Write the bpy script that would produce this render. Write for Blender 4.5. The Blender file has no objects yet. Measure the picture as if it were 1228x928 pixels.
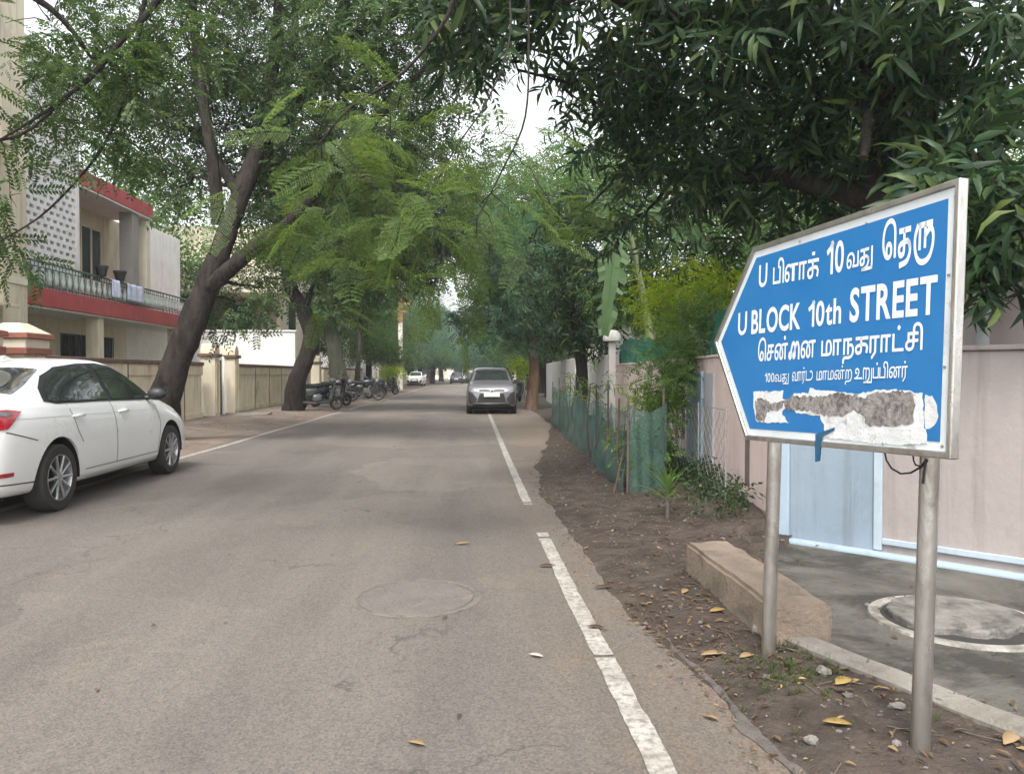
import bpy, bmesh, math, random
import numpy as np
from mathutils import Vector, Matrix, Euler
from mathutils.bvhtree import BVHTree

random.seed(11)
RNG = np.random.default_rng(5)
C = bpy.context.scene.collection
SC = bpy.context.scene
PI = math.pi
R = math.radians

# ------------------------------------------------------------------ camera
FPX, PW, PH = 910.0, 1228.0, 928.0
VPX, HOR, CAMH = 568.0, 448.0, 1.3
cam = bpy.data.cameras.new('camera')
cam.sensor_fit = 'HORIZONTAL'
cam.sensor_width = 36.0
cam.lens = FPX * 36.0 / PW
cam.clip_start = 0.02
cam.clip_end = 3000
cam_o = bpy.data.objects.new('camera', cam)
C.objects.link(cam_o)
YAW = math.atan((PW / 2 - VPX) / FPX)
PITCH = -math.atan((PH / 2 - HOR) / FPX)
cam_o.location = (0, 0, CAMH)
cam_o.rotation_euler = (PI / 2 + PITCH, 0, -YAW)
SC.camera = cam_o

# ------------------------------------------------------------------ light
SUN_EL, SUN_AZ = R(56), R(-170)          # azimuth measured from +Y towards +X
world = bpy.data.worlds.new('World')
SC.world = world
world.use_nodes = True
wn, wl = world.node_tree.nodes, world.node_tree.links
sky = wn.new('ShaderNodeTexSky')
sky.sky_type = 'NISHITA'
sky.sun_disc = False
sky.sun_elevation = SUN_EL
sky.sun_rotation = SUN_AZ
sky.dust_density = 4.0
sky.air_density = 1.0
tcw = wn.new('ShaderNodeTexCoord')           # a cloud layer looks alike down to the horizon: sample the sky from 14 degrees up
sxw = wn.new('ShaderNodeSeparateXYZ'); cxw = wn.new('ShaderNodeCombineXYZ'); mxw = wn.new('ShaderNodeMath')
mxw.operation = 'MAXIMUM'; mxw.inputs[1].default_value = 0.25
wl.new(tcw.outputs['Generated'], sxw.inputs[0]); wl.new(sxw.outputs[0], cxw.inputs[0]); wl.new(sxw.outputs[1], cxw.inputs[1])
wl.new(sxw.outputs[2], mxw.inputs[0]); wl.new(mxw.outputs[0], cxw.inputs[2]); wl.new(cxw.outputs[0], sky.inputs[0])
hs = wn.new('ShaderNodeHueSaturation')    # overcast: the blue washes out to a white cloud layer
hs.inputs['Saturation'].default_value = 0.16
hs.inputs['Value'].default_value = 1.9
wl.new(sky.outputs[0], hs.inputs['Color'])
wl.new(hs.outputs[0], wn['Background'].inputs[0])
wn['Background'].inputs[1].default_value = 0.15
sun_d = bpy.data.lights.new('sun', 'SUN')
sun_d.energy = 1.5
sun_d.angle = R(10)
sun_d.color = (1.0, 0.95, 0.88)
sun_o = bpy.data.objects.new('sun', sun_d)
C.objects.link(sun_o)
sd = Vector((math.sin(SUN_AZ) * math.cos(SUN_EL), math.cos(SUN_AZ) * math.cos(SUN_EL), math.sin(SUN_EL)))
sun_o.rotation_euler = sd.to_track_quat('Z', 'Y').to_euler()
sun_o.location = sd * 60
SC.view_settings.view_transform = 'Standard'
SC.view_settings.look = 'None'
SC.view_settings.gamma = 1.0
SC.view_settings.use_curve_mapping = False
SC.view_settings.exposure = 0.68
SC.cycles.max_bounces = 8
SC.cycles.diffuse_bounces = 4
SC.cycles.transparent_max_bounces = 16
SC.cycles.use_denoising = True

# ------------------------------------------------------------------ pixel -> place helpers (photo pixels)
CAMR = Euler(cam_o.rotation_euler).to_matrix()
def ray(px, py):
    d = CAMR @ Vector(((px - PW / 2) / FPX, -(py - PH / 2) / FPX, -1.0))
    return d / d.y
def at(px, py, y):
    return Vector((0, 0, CAMH)) + ray(px, py) * y
def gnd(px, py, z=0.0):
    d = ray(px, py)
    return Vector((0, 0, CAMH)) + d * ((z - CAMH) / d.z)

# ------------------------------------------------------------------ materials
MATS = {}
def _nt(name):
    m = bpy.data.materials.new(name)
    m.use_nodes = True
    nt = m.node_tree
    return m, nt, nt.nodes, nt.links, nt.nodes['Principled BSDF']
def _ramp(n, a, b, ca=(0, 0, 0, 1), cb=(1, 1, 1, 1)):
    r = n.new('ShaderNodeValToRGB')
    r.color_ramp.elements[0].position = a
    r.color_ramp.elements[1].position = b
    r.color_ramp.elements[0].color = ca
    r.color_ramp.elements[1].color = cb
    return r
def c4(c):
    return (c[0], c[1], c[2], 1.0)
def mix(n, l, fac, a, b):
    x = n.new('ShaderNodeMix')
    x.data_type = 'RGBA'
    for sock, v in ((x.inputs[0], fac), (x.inputs[6], a), (x.inputs[7], b)):
        if isinstance(v, (int, float)):
            sock.default_value = v
        elif isinstance(v, tuple):
            sock.default_value = c4(v)
        else:
            l.new(v, sock)
    return x.outputs[2]
def noise(n, l, co, scale, detail=4, rough=0.55, dist=0.0):
    t = n.new('ShaderNodeTexNoise')
    t.inputs['Scale'].default_value = scale
    t.inputs['Detail'].default_value = detail
    t.inputs['Roughness'].default_value = rough
    t.inputs['Distortion'].default_value = dist
    if co is not None:
        l.new(co, t.inputs['Vector'])
    return t.outputs['Fac']
def coord(n, l, scale=(1, 1, 1), world_space=False):
    if world_space:
        s = n.new('ShaderNodeNewGeometry').outputs['Position']
    else:
        s = n.new('ShaderNodeTexCoord').outputs['Object']
    mp = n.new('ShaderNodeMapping')
    mp.inputs['Scale'].default_value = scale
    l.new(s, mp.inputs['Vector'])
    return mp.outputs[0]
def bump(n, l, h, strength, dist, to):
    b = n.new('ShaderNodeBump')
    b.inputs['Strength'].default_value = strength
    b.inputs['Distance'].default_value = dist
    l.new(h, b.inputs['Height'])
    l.new(b.outputs[0], to.inputs['Normal'])
    return b

def M(name, col, col2=None, scale=6.0, rough=0.7, metal=0.0, bmp=0.0, bscale=60.0, spots=None, spot_scale=2.5,
      spot_amt=(0.55, 0.7), stretch=(1, 1, 1), coat=0.0, spec=0.5, world_space=False, rvar=0.1, streak=None, bdist=0.02):
    """one procedural surface: two tones through noise, optional stains, fine bump"""
    if name in MATS:
        return MATS[name]
    m, nt, n, l, p = _nt(name)
    co = coord(n, l, stretch, world_space)
    col2 = col2 or tuple(x * 0.82 for x in col)
    f = noise(n, l, co, scale, 5, 0.6)
    r = _ramp(n, 0.35, 0.65)
    l.new(f, r.inputs[0])
    out = mix(n, l, r.outputs[0], col, col2)
    if spots:
        f2 = noise(n, l, co, spot_scale, 7, 0.68, 0.6)
        r2 = _ramp(n, *spot_amt)
        l.new(f2, r2.inputs[0])
        out = mix(n, l, r2.outputs[0], out, spots)
    if streak:                                     # rain runs down the face
        cs_ = coord(n, l, (1, 1, .045), world_space)
        f3 = noise(n, l, cs_, 7.0, 6, .7, .3)
        r3 = _ramp(n, .50, .72)
        l.new(f3, r3.inputs[0])
        f4 = noise(n, l, co, .9, 4, .6)
        r4 = _ramp(n, .40, .62)
        l.new(f4, r4.inputs[0])
        mm = n.new('ShaderNodeMath'); mm.operation = 'MULTIPLY'
        l.new(r3.outputs[0], mm.inputs[0]); l.new(r4.outputs[0], mm.inputs[1])
        out = mix(n, l, mm.outputs[0], out, streak)
    l.new(out, p.inputs['Base Color'])
    p.inputs['Metallic'].default_value = metal
    p.inputs['Specular IOR Level'].default_value = spec
    if rvar:
        mr = n.new('ShaderNodeMapRange')
        mr.inputs['To Min'].default_value = max(0.02, rough - rvar)
        mr.inputs['To Max'].default_value = min(1, rough + rvar)
        l.new(f, mr.inputs['Value'])
        l.new(mr.outputs[0], p.inputs['Roughness'])
    else:
        p.inputs['Roughness'].default_value = rough
    p.inputs['Coat Weight'].default_value = coat
    p.inputs['Coat Roughness'].default_value = 0.05
    if bmp:
        bump(n, l, noise(n, l, co, bscale, 6, 0.65), bmp, bdist, p)
    MATS[name] = m
    return m

def leaf_mat(name, a, b, c, trans=0.35, tcol=None, rough=0.45):
    """foliage: every leaf island gets its own tone between a and b, a few take c; part of the light passes through"""
    if name in MATS:
        return MATS[name]
    m, nt, n, l, p = _nt(name)
    g = n.new('ShaderNodeNewGeometry')
    r = n.new('ShaderNodeValToRGB')
    e = r.color_ramp.elements
    e[0].position, e[0].color = 0.0, c4(a)
    e[1].position, e[1].color = 0.8, c4(b)
    x = e.new(1.0)
    x.color = c4(c)
    l.new(g.outputs['Random Per Island'], r.inputs[0])
    l.new(r.outputs[0], p.inputs['Base Color'])
    p.inputs['Roughness'].default_value = rough
    p.inputs['Specular IOR Level'].default_value = 0.22
    t = n.new('ShaderNodeBsdfTranslucent')
    hs = n.new('ShaderNodeHueSaturation')
    hs.inputs['Hue'].default_value = 0.485
    hs.inputs['Saturation'].default_value = 1.1
    hs.inputs['Value'].default_value = 1.9
    l.new(r.outputs[0], hs.inputs['Color'])
    l.new(hs.outputs[0], t.inputs['Color'])
    mx = n.new('ShaderNodeMixShader')
    mx.inputs[0].default_value = trans
    l.new(p.outputs[0], mx.inputs[1])
    l.new(t.outputs[0], mx.inputs[2])
    l.new(mx.outputs[0], n['Material Output'].inputs['Surface'])
    MATS[name] = m
    return m

# ------------------------------------------------------------------ objects
def wmat(o):
    m = o.matrix_basis.copy()
    while o.parent:
        o = o.parent
        m = o.matrix_basis @ m
    return m
def tag(o, label=None, cat=None, group=None, kind=None):
    if label: o['label'] = label
    if cat: o['category'] = cat
    if group: o['group'] = group
    if kind: o['kind'] = kind
    return o
def thing(name, label, cat, loc=(0, 0, 0), rot=0.0, group=None):
    o = bpy.data.objects.new(name, None)
    C.objects.link(o)
    o.empty_display_size = 0.2
    o.location = loc
    o.rotation_euler = rot if isinstance(rot, (tuple, list, Euler)) else (0, 0, rot)
    return tag(o, label, cat, group)
def part_empty(name, parent, loc=(0, 0, 0), rot=(0, 0, 0)):
    o = bpy.data.objects.new(name, None)
    C.objects.link(o)
    o.parent = parent
    o.location = loc
    o.rotation_euler = rot
    o.empty_display_size = 0.1
    return o
def copy_tree(o, parent=None):
    c = o.copy()
    C.objects.link(c)
    c.parent = parent
    for ch in list(o.children):
        copy_tree(ch, c)
    return c

def V(*a):
    return Vector(a)
def frame_of(d):
    d = Vector(d).normalized()
    u = d.cross(Vector((0, 0, 1)))
    if u.length < 1e-4:
        u = Vector((1, 0, 0))
    u.normalize()
    return u, d.cross(u).normalized()

class MB:
    """collects shapes into ONE mesh"""
    def __init__(self):
        self.v, self.f, self.mi = [], [], []
        self.m = 0
    def add(self, vs, fs):
        k = len(self.v)
        self.v += [tuple(x) for x in vs]
        for f in fs:
            self.f.append([k + i for i in f])
            self.mi.append(self.m)
        return self
    def box(self, c, s, rot=None, taper=1.0):
        x, y, z = s[0] / 2, s[1] / 2, s[2] / 2
        vs = [V(-x, -y, -z), V(x, -y, -z), V(x, y, -z), V(-x, y, -z),
              V(-x * taper, -y * taper, z), V(x * taper, -y * taper, z), V(x * taper, y * taper, z), V(-x * taper, y * taper, z)]
        if rot is not None:
            m = rot if isinstance(rot, Matrix) else Euler(rot).to_matrix()
            vs = [m @ q for q in vs]
        c = Vector(c)
        return self.add([q + c for q in vs], [(0, 3, 2, 1), (4, 5, 6, 7), (0, 1, 5, 4), (1, 2, 6, 5), (2, 3, 7, 6), (3, 0, 4, 7)])
    def bx(self, x0, x1, y0, y1, z0, z1):
        return self.box(((x0 + x1) / 2, (y0 + y1) / 2, (z0 + z1) / 2), (abs(x1 - x0), abs(y1 - y0), abs(z1 - z0)))
    def wallbox(self, a, b, z0, z1, t, side=0.0):
        """upright slab from a to b (x,y), t thick; side shifts it along its normal"""
        a, b = Vector((a[0], a[1], 0)), Vector((b[0], b[1], 0))
        d = (b - a)
        nrm = Vector((-d.y, d.x, 0)).normalized()
        c = (a + b) / 2 + nrm * side
        c.z = (z0 + z1) / 2
        return self.box(c, (d.length, t, z1 - z0), (0, 0, math.atan2(d.y, d.x)))
    def tube(self, pts, rad, n=8, cap=True, jit=0.0):
        pts = [Vector(p) for p in pts]
        if not isinstance(rad, (list, tuple)):
            rad = [rad] * len(pts)
        vs, fs = [], []
        u = None
        for i, p in enumerate(pts):
            d = (pts[min(i + 1, len(pts) - 1)] - pts[max(i - 1, 0)])
            if d.length < 1e-9:
                d = V(0, 0, 1)
            d.normalize()
            if u is None:
                u, w = frame_of(d)
            else:
                u = (u - d * u.dot(d))
                if u.length < 1e-5:
                    u, w = frame_of(d)
                u.normalize()
                w = d.cross(u)
            for k in range(n):
                a = 2 * PI * k / n
                r = rad[i] * (1 + (random.uniform(-jit, jit) if jit else 0))
                vs.append(p + (u * math.cos(a) + w * math.sin(a)) * r)
        for i in range(len(pts) - 1):
            for k in range(n):
                k2 = (k + 1) % n
                fs.append((i * n + k, i * n + k2, (i + 1) * n + k2, (i + 1) * n + k))
        if cap:
            fs.append(tuple(range(n - 1, -1, -1)))
            b = (len(pts) - 1) * n
            fs.append(tuple(range(b, b + n)))
        return self.add(vs, fs)
    def cyl(self, a, b, r, r2=None, n=16):
        return self.tube([a, b], [r, r if r2 is None else r2], n)
    def lathe(self, prof, axis='z', c=(0, 0, 0), n=24, close=False):
        """prof: list of (radius, height)"""
        c = Vector(c)
        vs, fs = [], []
        for r, h in prof:
            for k in range(n):
                a = 2 * PI * k / n
                q = (r * math.cos(a), r * math.sin(a), h)
                if axis == 'x':
                    q = (h, q[0], q[1])
                elif axis == 'y':
                    q = (q[1], h, q[0])
                vs.append(c + Vector(q))
        m = len(prof)
        for i in range(m if close else m - 1):
            j = (i + 1) % m
            for k in range(n):
                k2 = (k + 1) % n
                fs.append((i * n + k, i * n + k2, j * n + k2, j * n + k))
        return self.add(vs, fs)
    def prism(self, poly, off, d, at3=None):
        """poly: list of 2-d points; at3(u,v,w) -> point; from w=off to w=off+d"""
        at3 = at3 or (lambda u, v, w: V(u, v, w))
        k = len(poly)
        vs = [at3(u, v, off) for u, v in poly] + [at3(u, v, off + d) for u, v in poly]
        fs = [tuple(range(k - 1, -1, -1)), tuple(range(k, 2 * k))]
        fs += [(i, (i + 1) % k, k + (i + 1) % k, k + i) for i in range(k)]
        return self.add(vs, fs)
    def grid(self, fn, nu, nv, wrap=False):
        vs = [fn(i / nu, j / nv) for i in range(nu + 1) for j in range(nv + 1)]
        w = nv + 1
        fs = [(i * w + j, (i + 1) * w + j, (i + 1) * w + j + 1, i * w + j + 1) for i in range(nu) for j in range(nv)]
        return self.add(vs, fs)
    def build(self, name, mats, parent=None, world=False, bevel=0.0, smooth=None, segs=2, fix=True):
        me = bpy.data.meshes.new(name)
        vs = self.v
        if world and parent is not None:
            im = wmat(parent).inverted()
            vs = [im @ Vector(q) for q in vs]
        me.from_pydata([tuple(q) for q in vs], [], self.f)
        mats = mats if isinstance(mats, (list, tuple)) else [mats]
        for m in mats:
            me.materials.append(m)
        if len(mats) > 1:
            me.polygons.foreach_set('material_index', self.mi)
        if fix:
            bm = bmesh.new()
            bm.from_mesh(me)
            bmesh.ops.recalc_face_normals(bm, faces=bm.faces)
            bm.to_mesh(me)
            bm.free()
        if smooth is not None:
            me.polygons.foreach_set('use_smooth', [True] * len(me.polygons))
            me.set_sharp_from_angle(angle=R(smooth))
        me.update()
        o = bpy.data.objects.new(name, me)
        C.objects.link(o)
        if parent is not None:
            o.parent = parent
        if bevel:
            b = o.modifiers.new('bevel', 'BEVEL')
            b.width = bevel
            b.segments = segs
            b.limit_method = 'ANGLE'
            b.angle_limit = R(40)
        return o

def np_mesh(name, verts, quads, mat, parent=None, world=True, smooth=False):
    """fast mesh from numpy arrays (quads only)"""
    verts = np.asarray(verts, dtype=np.float64).reshape(-1, 3)
    if world and parent is not None:
        im = np.array(wmat(parent).inverted())
        verts = verts @ im[:3, :3].T + im[:3, 3]
    quads = np.asarray(quads, dtype=np.int32).reshape(-1, 4)
    me = bpy.data.meshes.new(name)
    me.vertices.add(len(verts))
    me.vertices.foreach_set('co', verts.astype(np.float32).ravel())
    me.loops.add(quads.size)
    me.loops.foreach_set('vertex_index', quads.ravel())
    me.polygons.add(len(quads))
    me.polygons.foreach_set('loop_start', np.arange(0, quads.size, 4, dtype=np.int32))
    me.polygons.foreach_set('loop_total', np.full(len(quads), 4, dtype=np.int32))
    if smooth:
        me.polygons.foreach_set('use_smooth', [True] * len(quads))
    me.update(calc_edges=True)
    for m in (mat if isinstance(mat, (list, tuple)) else [mat]):
        me.materials.append(m)
    o = bpy.data.objects.new(name, me)
    C.objects.link(o)
    if parent is not None:
        o.parent = parent
    return o
def lerp(a, b, t):
    return a + (b - a) * t
def interp(x, tab):
    """piecewise linear through tab of (x, y)"""
    return float(np.interp(x, [t[0] for t in tab], [t[1] for t in tab]))
# ================================================================== GROUND
from mathutils import noise as mn
EDGE = [(-6, 1.2), (0, 1.14), (2.46, 1.02), (4.05, 0.86), (5.6, 0.79), (7.8, 0.72), (10.6, 0.88), (14.4, 1.4), (19, 1.95), (24, 2.05), (60, 2.2), (200, 2.2)]
CORNER = V(2.31, 5.58, 0)                 # street corner of the pink compound wall
APRON = [(1.47, 3.66), (1.89, 2.70), (2.75, 0.75), (3.0, -1.0), (7.0, -1.0), (7.0, 1.40), (3.37, 4.64), (2.36, 5.50), (1.98, 5.05), (1.86, 4.5), (1.72, 4.1)]
def in_poly(x, y, poly):
    c = False
    j = len(poly) - 1
    for i in range(len(poly)):
        xi, yi = poly[i]
        xj, yj = poly[j]
        if (yi > y) != (yj > y) and x < (xj - xi) * (y - yi) / (yj - yi) + xi:
            c = not c
        j = i
    return c
def wallx(y):                              # road side face of the right compound wall
    return interp(y, [(5.58, 2.31), (10.6, 2.72), (17, 3.05), (60, 3.6)])
def nz(x, y, s, seed=0.0):
    return mn.noise(Vector((x * s + seed, y * s - seed, seed * 0.37)))
def dirt_z(x, y):
    e = interp(y, EDGE) + 0.07 * nz(x, y, 1.3, 3.1) + 0.035 * nz(x, y, 5.0, 7.7) + 0.012 * nz(x, y, 17.0, 1.7)
    t = x - e
    z = 0.16 * t if t < 0.18 else 0.029 + (t - 0.18) * 0.05
    z = max(z, -0.06)
    z += 0.012 * nz(x, y, 3.0) * min(1, max(0, t * 4)) + 0.010 * nz(x, y, 11.0, 4.0) * min(1, max(0, t * 5)) + 0.005 * nz(x, y, 31.0, 9.0) * min(1, max(0.1, t * 6))
    if y > 5.7:
        d = wallx(y) - x
        if d < 0.75:
            z += 0.10 * (0.75 - d) / 0.75 * (0.7 + 0.6 * nz(x, y, 2.0, 2.0))
    if in_poly(x, y, APRON):
        z = min(z, 0.01)
    return z
def leftz(x, y):
    t = -4.66 - x + 0.10 * nz(x, y, 1.1, 5.0) + 0.05 * nz(x, y, 4.0, 6.0)
    z = 0.10 * t if t < 0.3 else 0.03 + (t - 0.3) * 0.02
    z = max(z, -0.05)
    return z + (0.012 * nz(x, y, 2.5, 1.0) + 0.007 * nz(x, y, 9.0, 1.0)) * min(1, max(0, t * 4))

# --- surfaces
def road_material():
    m, nt, n, l, p = _nt('worn_asphalt')
    co = coord(n, l, (1, 1, 1), True)
    cs = coord(n, l, (1.3, 0.12, 1), True)
    big = noise(n, l, co, 0.55, 6, 0.6, 0.4)
    r1 = _ramp(n, 0.34, 0.68)
    l.new(big, r1.inputs[0])
    base = mix(n, l, r1.outputs[0], (0.118, 0.105, 0.095), (0.158, 0.139, 0.124))
    trk = noise(n, l, cs, 1.1, 4, 0.6)                  # long wheel tracks
    r2 = _ramp(n, 0.42, 0.62)
    l.new(trk, r2.inputs[0])
    base = mix(n, l, r2.outputs[0], base, (0.164, 0.145, 0.129))
    dust = noise(n, l, co, 1.7, 8, 0.72, 0.8)           # trodden-in earth
    r3 = _ramp(n, 0.56, 0.72)
    l.new(dust, r3.inputs[0])
    base = mix(n, l, r3.outputs[0], base, (0.192, 0.160, 0.130))
    # earth washed over the right-hand edge
    sx = n.new('ShaderNodeSeparateXYZ')
    l.new(n.new('ShaderNodeNewGeometry').outputs['Position'], sx.inputs[0])
    mr = n.new('ShaderNodeMapRange')
    mr.inputs['From Min'].default_value = 0.05
    mr.inputs['From Max'].default_value = 1.0
    l.new(sx.outputs['X'], mr.inputs['Value'])
    ad = n.new('ShaderNodeMath'); ad.operation = 'MULTIPLY'
    l.new(mr.outputs[0], ad.inputs[0])
    r5 = _ramp(n, 0.30, 0.62)
    l.new(dust, r5.inputs[0])
    l.new(r5.outputs[0], ad.inputs[1])
    base = mix(n, l, ad.outputs[0], base, (0.165, 0.130, 0.100))
    stain = noise(n, l, co, 2.6, 6, 0.7, 1.2)
    r4 = _ramp(n, 0.64, 0.76)
    l.new(stain, r4.inputs[0])
    base = mix(n, l, r4.outputs[0], base, (0.070, 0.064, 0.060))
    pv = n.new('ShaderNodeTexVoronoi'); pv.inputs['Scale'].default_value = .34; pv.inputs['Randomness'].default_value = 1
    wv = n.new('ShaderNodeVectorMath'); wv.operation = 'ADD'                 # resurfaced patches
    nv = n.new('ShaderNodeTexNoise'); nv.inputs['Scale'].default_value = 1.4; nv.inputs['Detail'].default_value = 6
    l.new(co, nv.inputs['Vector']); l.new(co, wv.inputs[0]); l.new(nv.outputs['Color'], wv.inputs[1]); l.new(wv.outputs[0], pv.inputs['Vector'])
    pr = _ramp(n, .25, .75, (.84, .84, .85, 1), (1.14, 1.13, 1.10, 1)); l.new(pv.outputs['Color'], pr.inputs[0])
    pm = n.new('ShaderNodeMix'); pm.data_type = 'RGBA'; pm.blend_type = 'MULTIPLY'; pm.inputs[0].default_value = .8
    l.new(base, pm.inputs[6]); l.new(pr.outputs[0], pm.inputs[7]); base = pm.outputs[2]
    cv = n.new('ShaderNodeTexVoronoi'); cv.feature = 'DISTANCE_TO_EDGE'; cv.inputs['Scale'].default_value = .62
    wv2 = n.new('ShaderNodeVectorMath'); wv2.operation = 'ADD'               # hairline cracks, broken up by noise
    nv2 = n.new('ShaderNodeTexNoise'); nv2.inputs['Scale'].default_value = 2.6; nv2.inputs['Detail'].default_value = 8
    l.new(co, nv2.inputs['Vector']); l.new(co, wv2.inputs[0]); l.new(nv2.outputs['Color'], wv2.inputs[1]); l.new(wv2.outputs[0], cv.inputs['Vector'])
    cr = _ramp(n, 0.002, 0.009, (1, 1, 1, 1), (0, 0, 0, 1)); l.new(cv.outputs[0], cr.inputs[0])
    cm = n.new('ShaderNodeMath'); cm.operation = 'MULTIPLY'; cmr = _ramp(n, .48, .60); l.new(big, cmr.inputs[0])
    l.new(cr.outputs[0], cm.inputs[0]); l.new(cmr.outputs[0], cm.inputs[1])
    base = mix(n, l, cm.outputs[0], base, (.075, .067, .060))
    vo = n.new('ShaderNodeTexVoronoi')                  # stone chips
    vo.inputs['Scale'].default_value = 105
    l.new(co, vo.inputs['Vector'])
    r6 = _ramp(n, 0.0, 1.0, (0.68, 0.68, 0.68, 1), (1.30, 1.28, 1.25, 1))
    l.new(vo.outputs['Color'], r6.inputs[0])
    mu = n.new('ShaderNodeMix'); mu.data_type = 'RGBA'; mu.blend_type = 'MULTIPLY'
    mu.inputs[0].default_value = 1.0
    l.new(base, mu.inputs[6]); l.new(r6.outputs[0], mu.inputs[7])
    l.new(mu.outputs[2], p.inputs['Base Color'])
    p.inputs['Roughness'].default_value = 0.82
    p.inputs['Specular IOR Level'].default_value = 0.35
    fine = noise(n, l, co, 90, 5, 0.7)
    b1 = bump(n, l, fine, 0.8, 0.016, p)
    b2 = n.new('ShaderNodeBump')
    b2.inputs['Strength'].default_value = 0.35
    b2.inputs['Distance'].default_value = 0.05
    l.new(noise(n, l, co, 3.0, 5, 0.6), b2.inputs['Height'])
    l.new(b2.outputs[0], b1.inputs['Normal'])
    return m
ASPH = road_material()
DIRT = M('bare_earth', (0.046, 0.036, 0.029), (0.086, 0.068, 0.056), 5.5, 0.95, bmp=1.0, bscale=38, spots=(0.042, 0.031, 0.025), spot_scale=6, spot_amt=(0.5, 0.68), world_space=True, spec=0.2)
VERGE = M('dusty_verge', (0.20, 0.160, 0.130), (0.135, 0.105, 0.086), 1.3, 0.95, bmp=0.6, bscale=30, spots=(0.24, 0.215, 0.19), spot_scale=1.2, spot_amt=(0.56, 0.7), world_space=True, spec=0.2)
FARG = M('far_earth', (0.10, 0.085, 0.06), (0.07, 0.075, 0.045), 0.3, 0.95, world_space=True)
CONC = M('weathered_concrete', (0.138, 0.129, 0.113), (0.085, 0.080, 0.069), 2.4, 0.9, bmp=0.9, bscale=45, spots=(0.048, 0.046, 0.039), spot_scale=1.5, spot_amt=(0.47, 0.60), world_space=True, spec=0.25)
KERB = M('kerb_concrete', (0.235, 0.213, 0.185), (0.165, 0.148, 0.126), 5, 0.9, bmp=0.6, bscale=50, spots=(0.13, 0.115, 0.095), spot_scale=5, spot_amt=(0.54, 0.7), world_space=True)
TARLIP = M('broken_asphalt_lip', (0.120, 0.104, 0.090), (0.075, 0.066, 0.058), 16, 0.9, bmp=0.8, bscale=60, world_space=True)

def paint_material():
    m, nt, n, l, p = _nt('worn_line_paint')
    co = coord(n, l, (1, 1, 1), True)
    f = noise(n, l, co, 26, 8, 0.75)
    r = _ramp(n, 0.46, 0.60)
    l.new(f, r.inputs[0])
    g = noise(n, l, co, 3.5, 4, 0.6)
    r2 = _ramp(n, 0.35, 0.7, (0.40, 0.375, 0.34, 1), (0.25, 0.228, 0.20, 1))
    l.new(g, r2.inputs[0])
    out = mix(n, l, r.outputs[0], r2.outputs[0], (0.17, 0.148, 0.128))
    l.new(out, p.inputs['Base Color'])
    p.inputs['Roughness'].default_value = 0.75
    bump(n, l, noise(n, l, co, 90, 5, 0.7), 0.4, 0.01, p)
    return m
LINEP = paint_material()

def sheet(name, mat, x0, x1, ys, nx, zf):
    mb = MB()
    ny = len(ys) - 1
    mb.grid(lambda a, b: V(lerp(x0, x1, a), ys[int(round(b * ny))], zf(lerp(x0, x1, a), ys[int(round(b * ny))])), nx, ny)
    o = mb.build(name, mat, smooth=80)
    return tag(o, kind='structure')
def yrange(a, b, d0, k=0.012):
    y, out = a, []
    while y < b:
        out.append(y)
        y += max(d0, k * max(0, y))
    return out + [b]

g = MB()
g.add([V(-600, -200, -0.07), V(600, -200, -0.07), V(600, 900, -0.07), V(-600, 900, -0.07)], [(0, 1, 2, 3)])
tag(g.build('ground', FARG), kind='structure')
sheet('road', ASPH, -5.3, 2.4, yrange(-8, 230, 0.5, 0.03), 12, lambda x, y: 0.0)
sheet('dirt_verge', DIRT, 0.45, 3.9, yrange(0.6, 27, 0.035, 0.0085), 96, dirt_z)
sheet('roadside_verge', VERGE, -7.75, -4.35, yrange(-4, 120, 0.12, 0.012), 40, leftz)

# painted edge lines: worn strips, ragged along both edges
def line_strip(pts, w, name='lane_marking', gaps=()):
    mb = MB()
    n = len(pts)
    vs = []
    for i, (x, y) in enumerate(pts):
        a = w / 2 + 0.006 * nz(0, y, 6, x) + 0.004 * nz(3, y, 21, x)
        b = w / 2 + 0.006 * nz(9, y, 6, x) + 0.004 * nz(5, y, 21, x)
        vs += [V(x - a, y, 0.0045), V(x + b, y, 0.0045)]
    fs = []
    for i in range(n - 1):
        y = pts[i][1]
        if any(g0 <= y <= g1 for g0, g1 in gaps):
            continue
        fs.append((2 * i, 2 * i + 1, 2 * i + 3, 2 * i + 2))
    mb.add(vs, fs)
    return tag(mb.build(name, LINEP), kind='structure')
def linex(y):
    return interp(y, [(0, 0.615), (2.5, 0.615), (4.5, 0.575), (8, 0.535), (12, 0.52), (24, 0.50), (70, 0.2)])
line_strip([(linex(y), y) for y in yrange(0.3, 70, 0.03, 0.004)], 0.092, gaps=((6.15, 7.45), (3.415, 3.445), (5.92, 5.99), (7.55, 7.62)))
line_strip([(-4.50 + 0.02 * math.sin(y), y) for y in yrange(1, 80, 0.08, 0.006)], 0.12, gaps=((26, 27.5), (33, 36)))

# grey broken lip along the asphalt edge, nearest stretch
mb = MB()
ys = [1.2 + 0.035 * i for i in range(75)]
vs = []
for y in ys:
    e = interp(y, EDGE) + 0.03 + 0.05 * nz(0.9, y, 2.1, 8.0) + .02 * nz(0.9, y, 9, 8.0)
    w = 0.014 + 0.030 * max(0, nz(0.3, y, 1.9, 2.0)) + 0.016 * nz(1, y, 9, 4) + .008 * nz(2, y, 26, 4)
    if y > 3.2: w *= max(0.12, (3.95 - y) / 0.75)
    vs += [V(e - w, y, 0.004), V(e - w * .4, y, 0.012 + 0.006 * nz(1, y, 18, 1)), V(e + w * .6, y, 0.016 + 0.010 * nz(2, y, 18, 1)), V(e + w * 1.1, y, -0.02)]
mb.add(vs, [(4 * i + k, 4 * i + k + 1, 4 * i + k + 5, 4 * i + k + 4) for i in range(len(ys) - 1) for k in range(3)])
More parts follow.
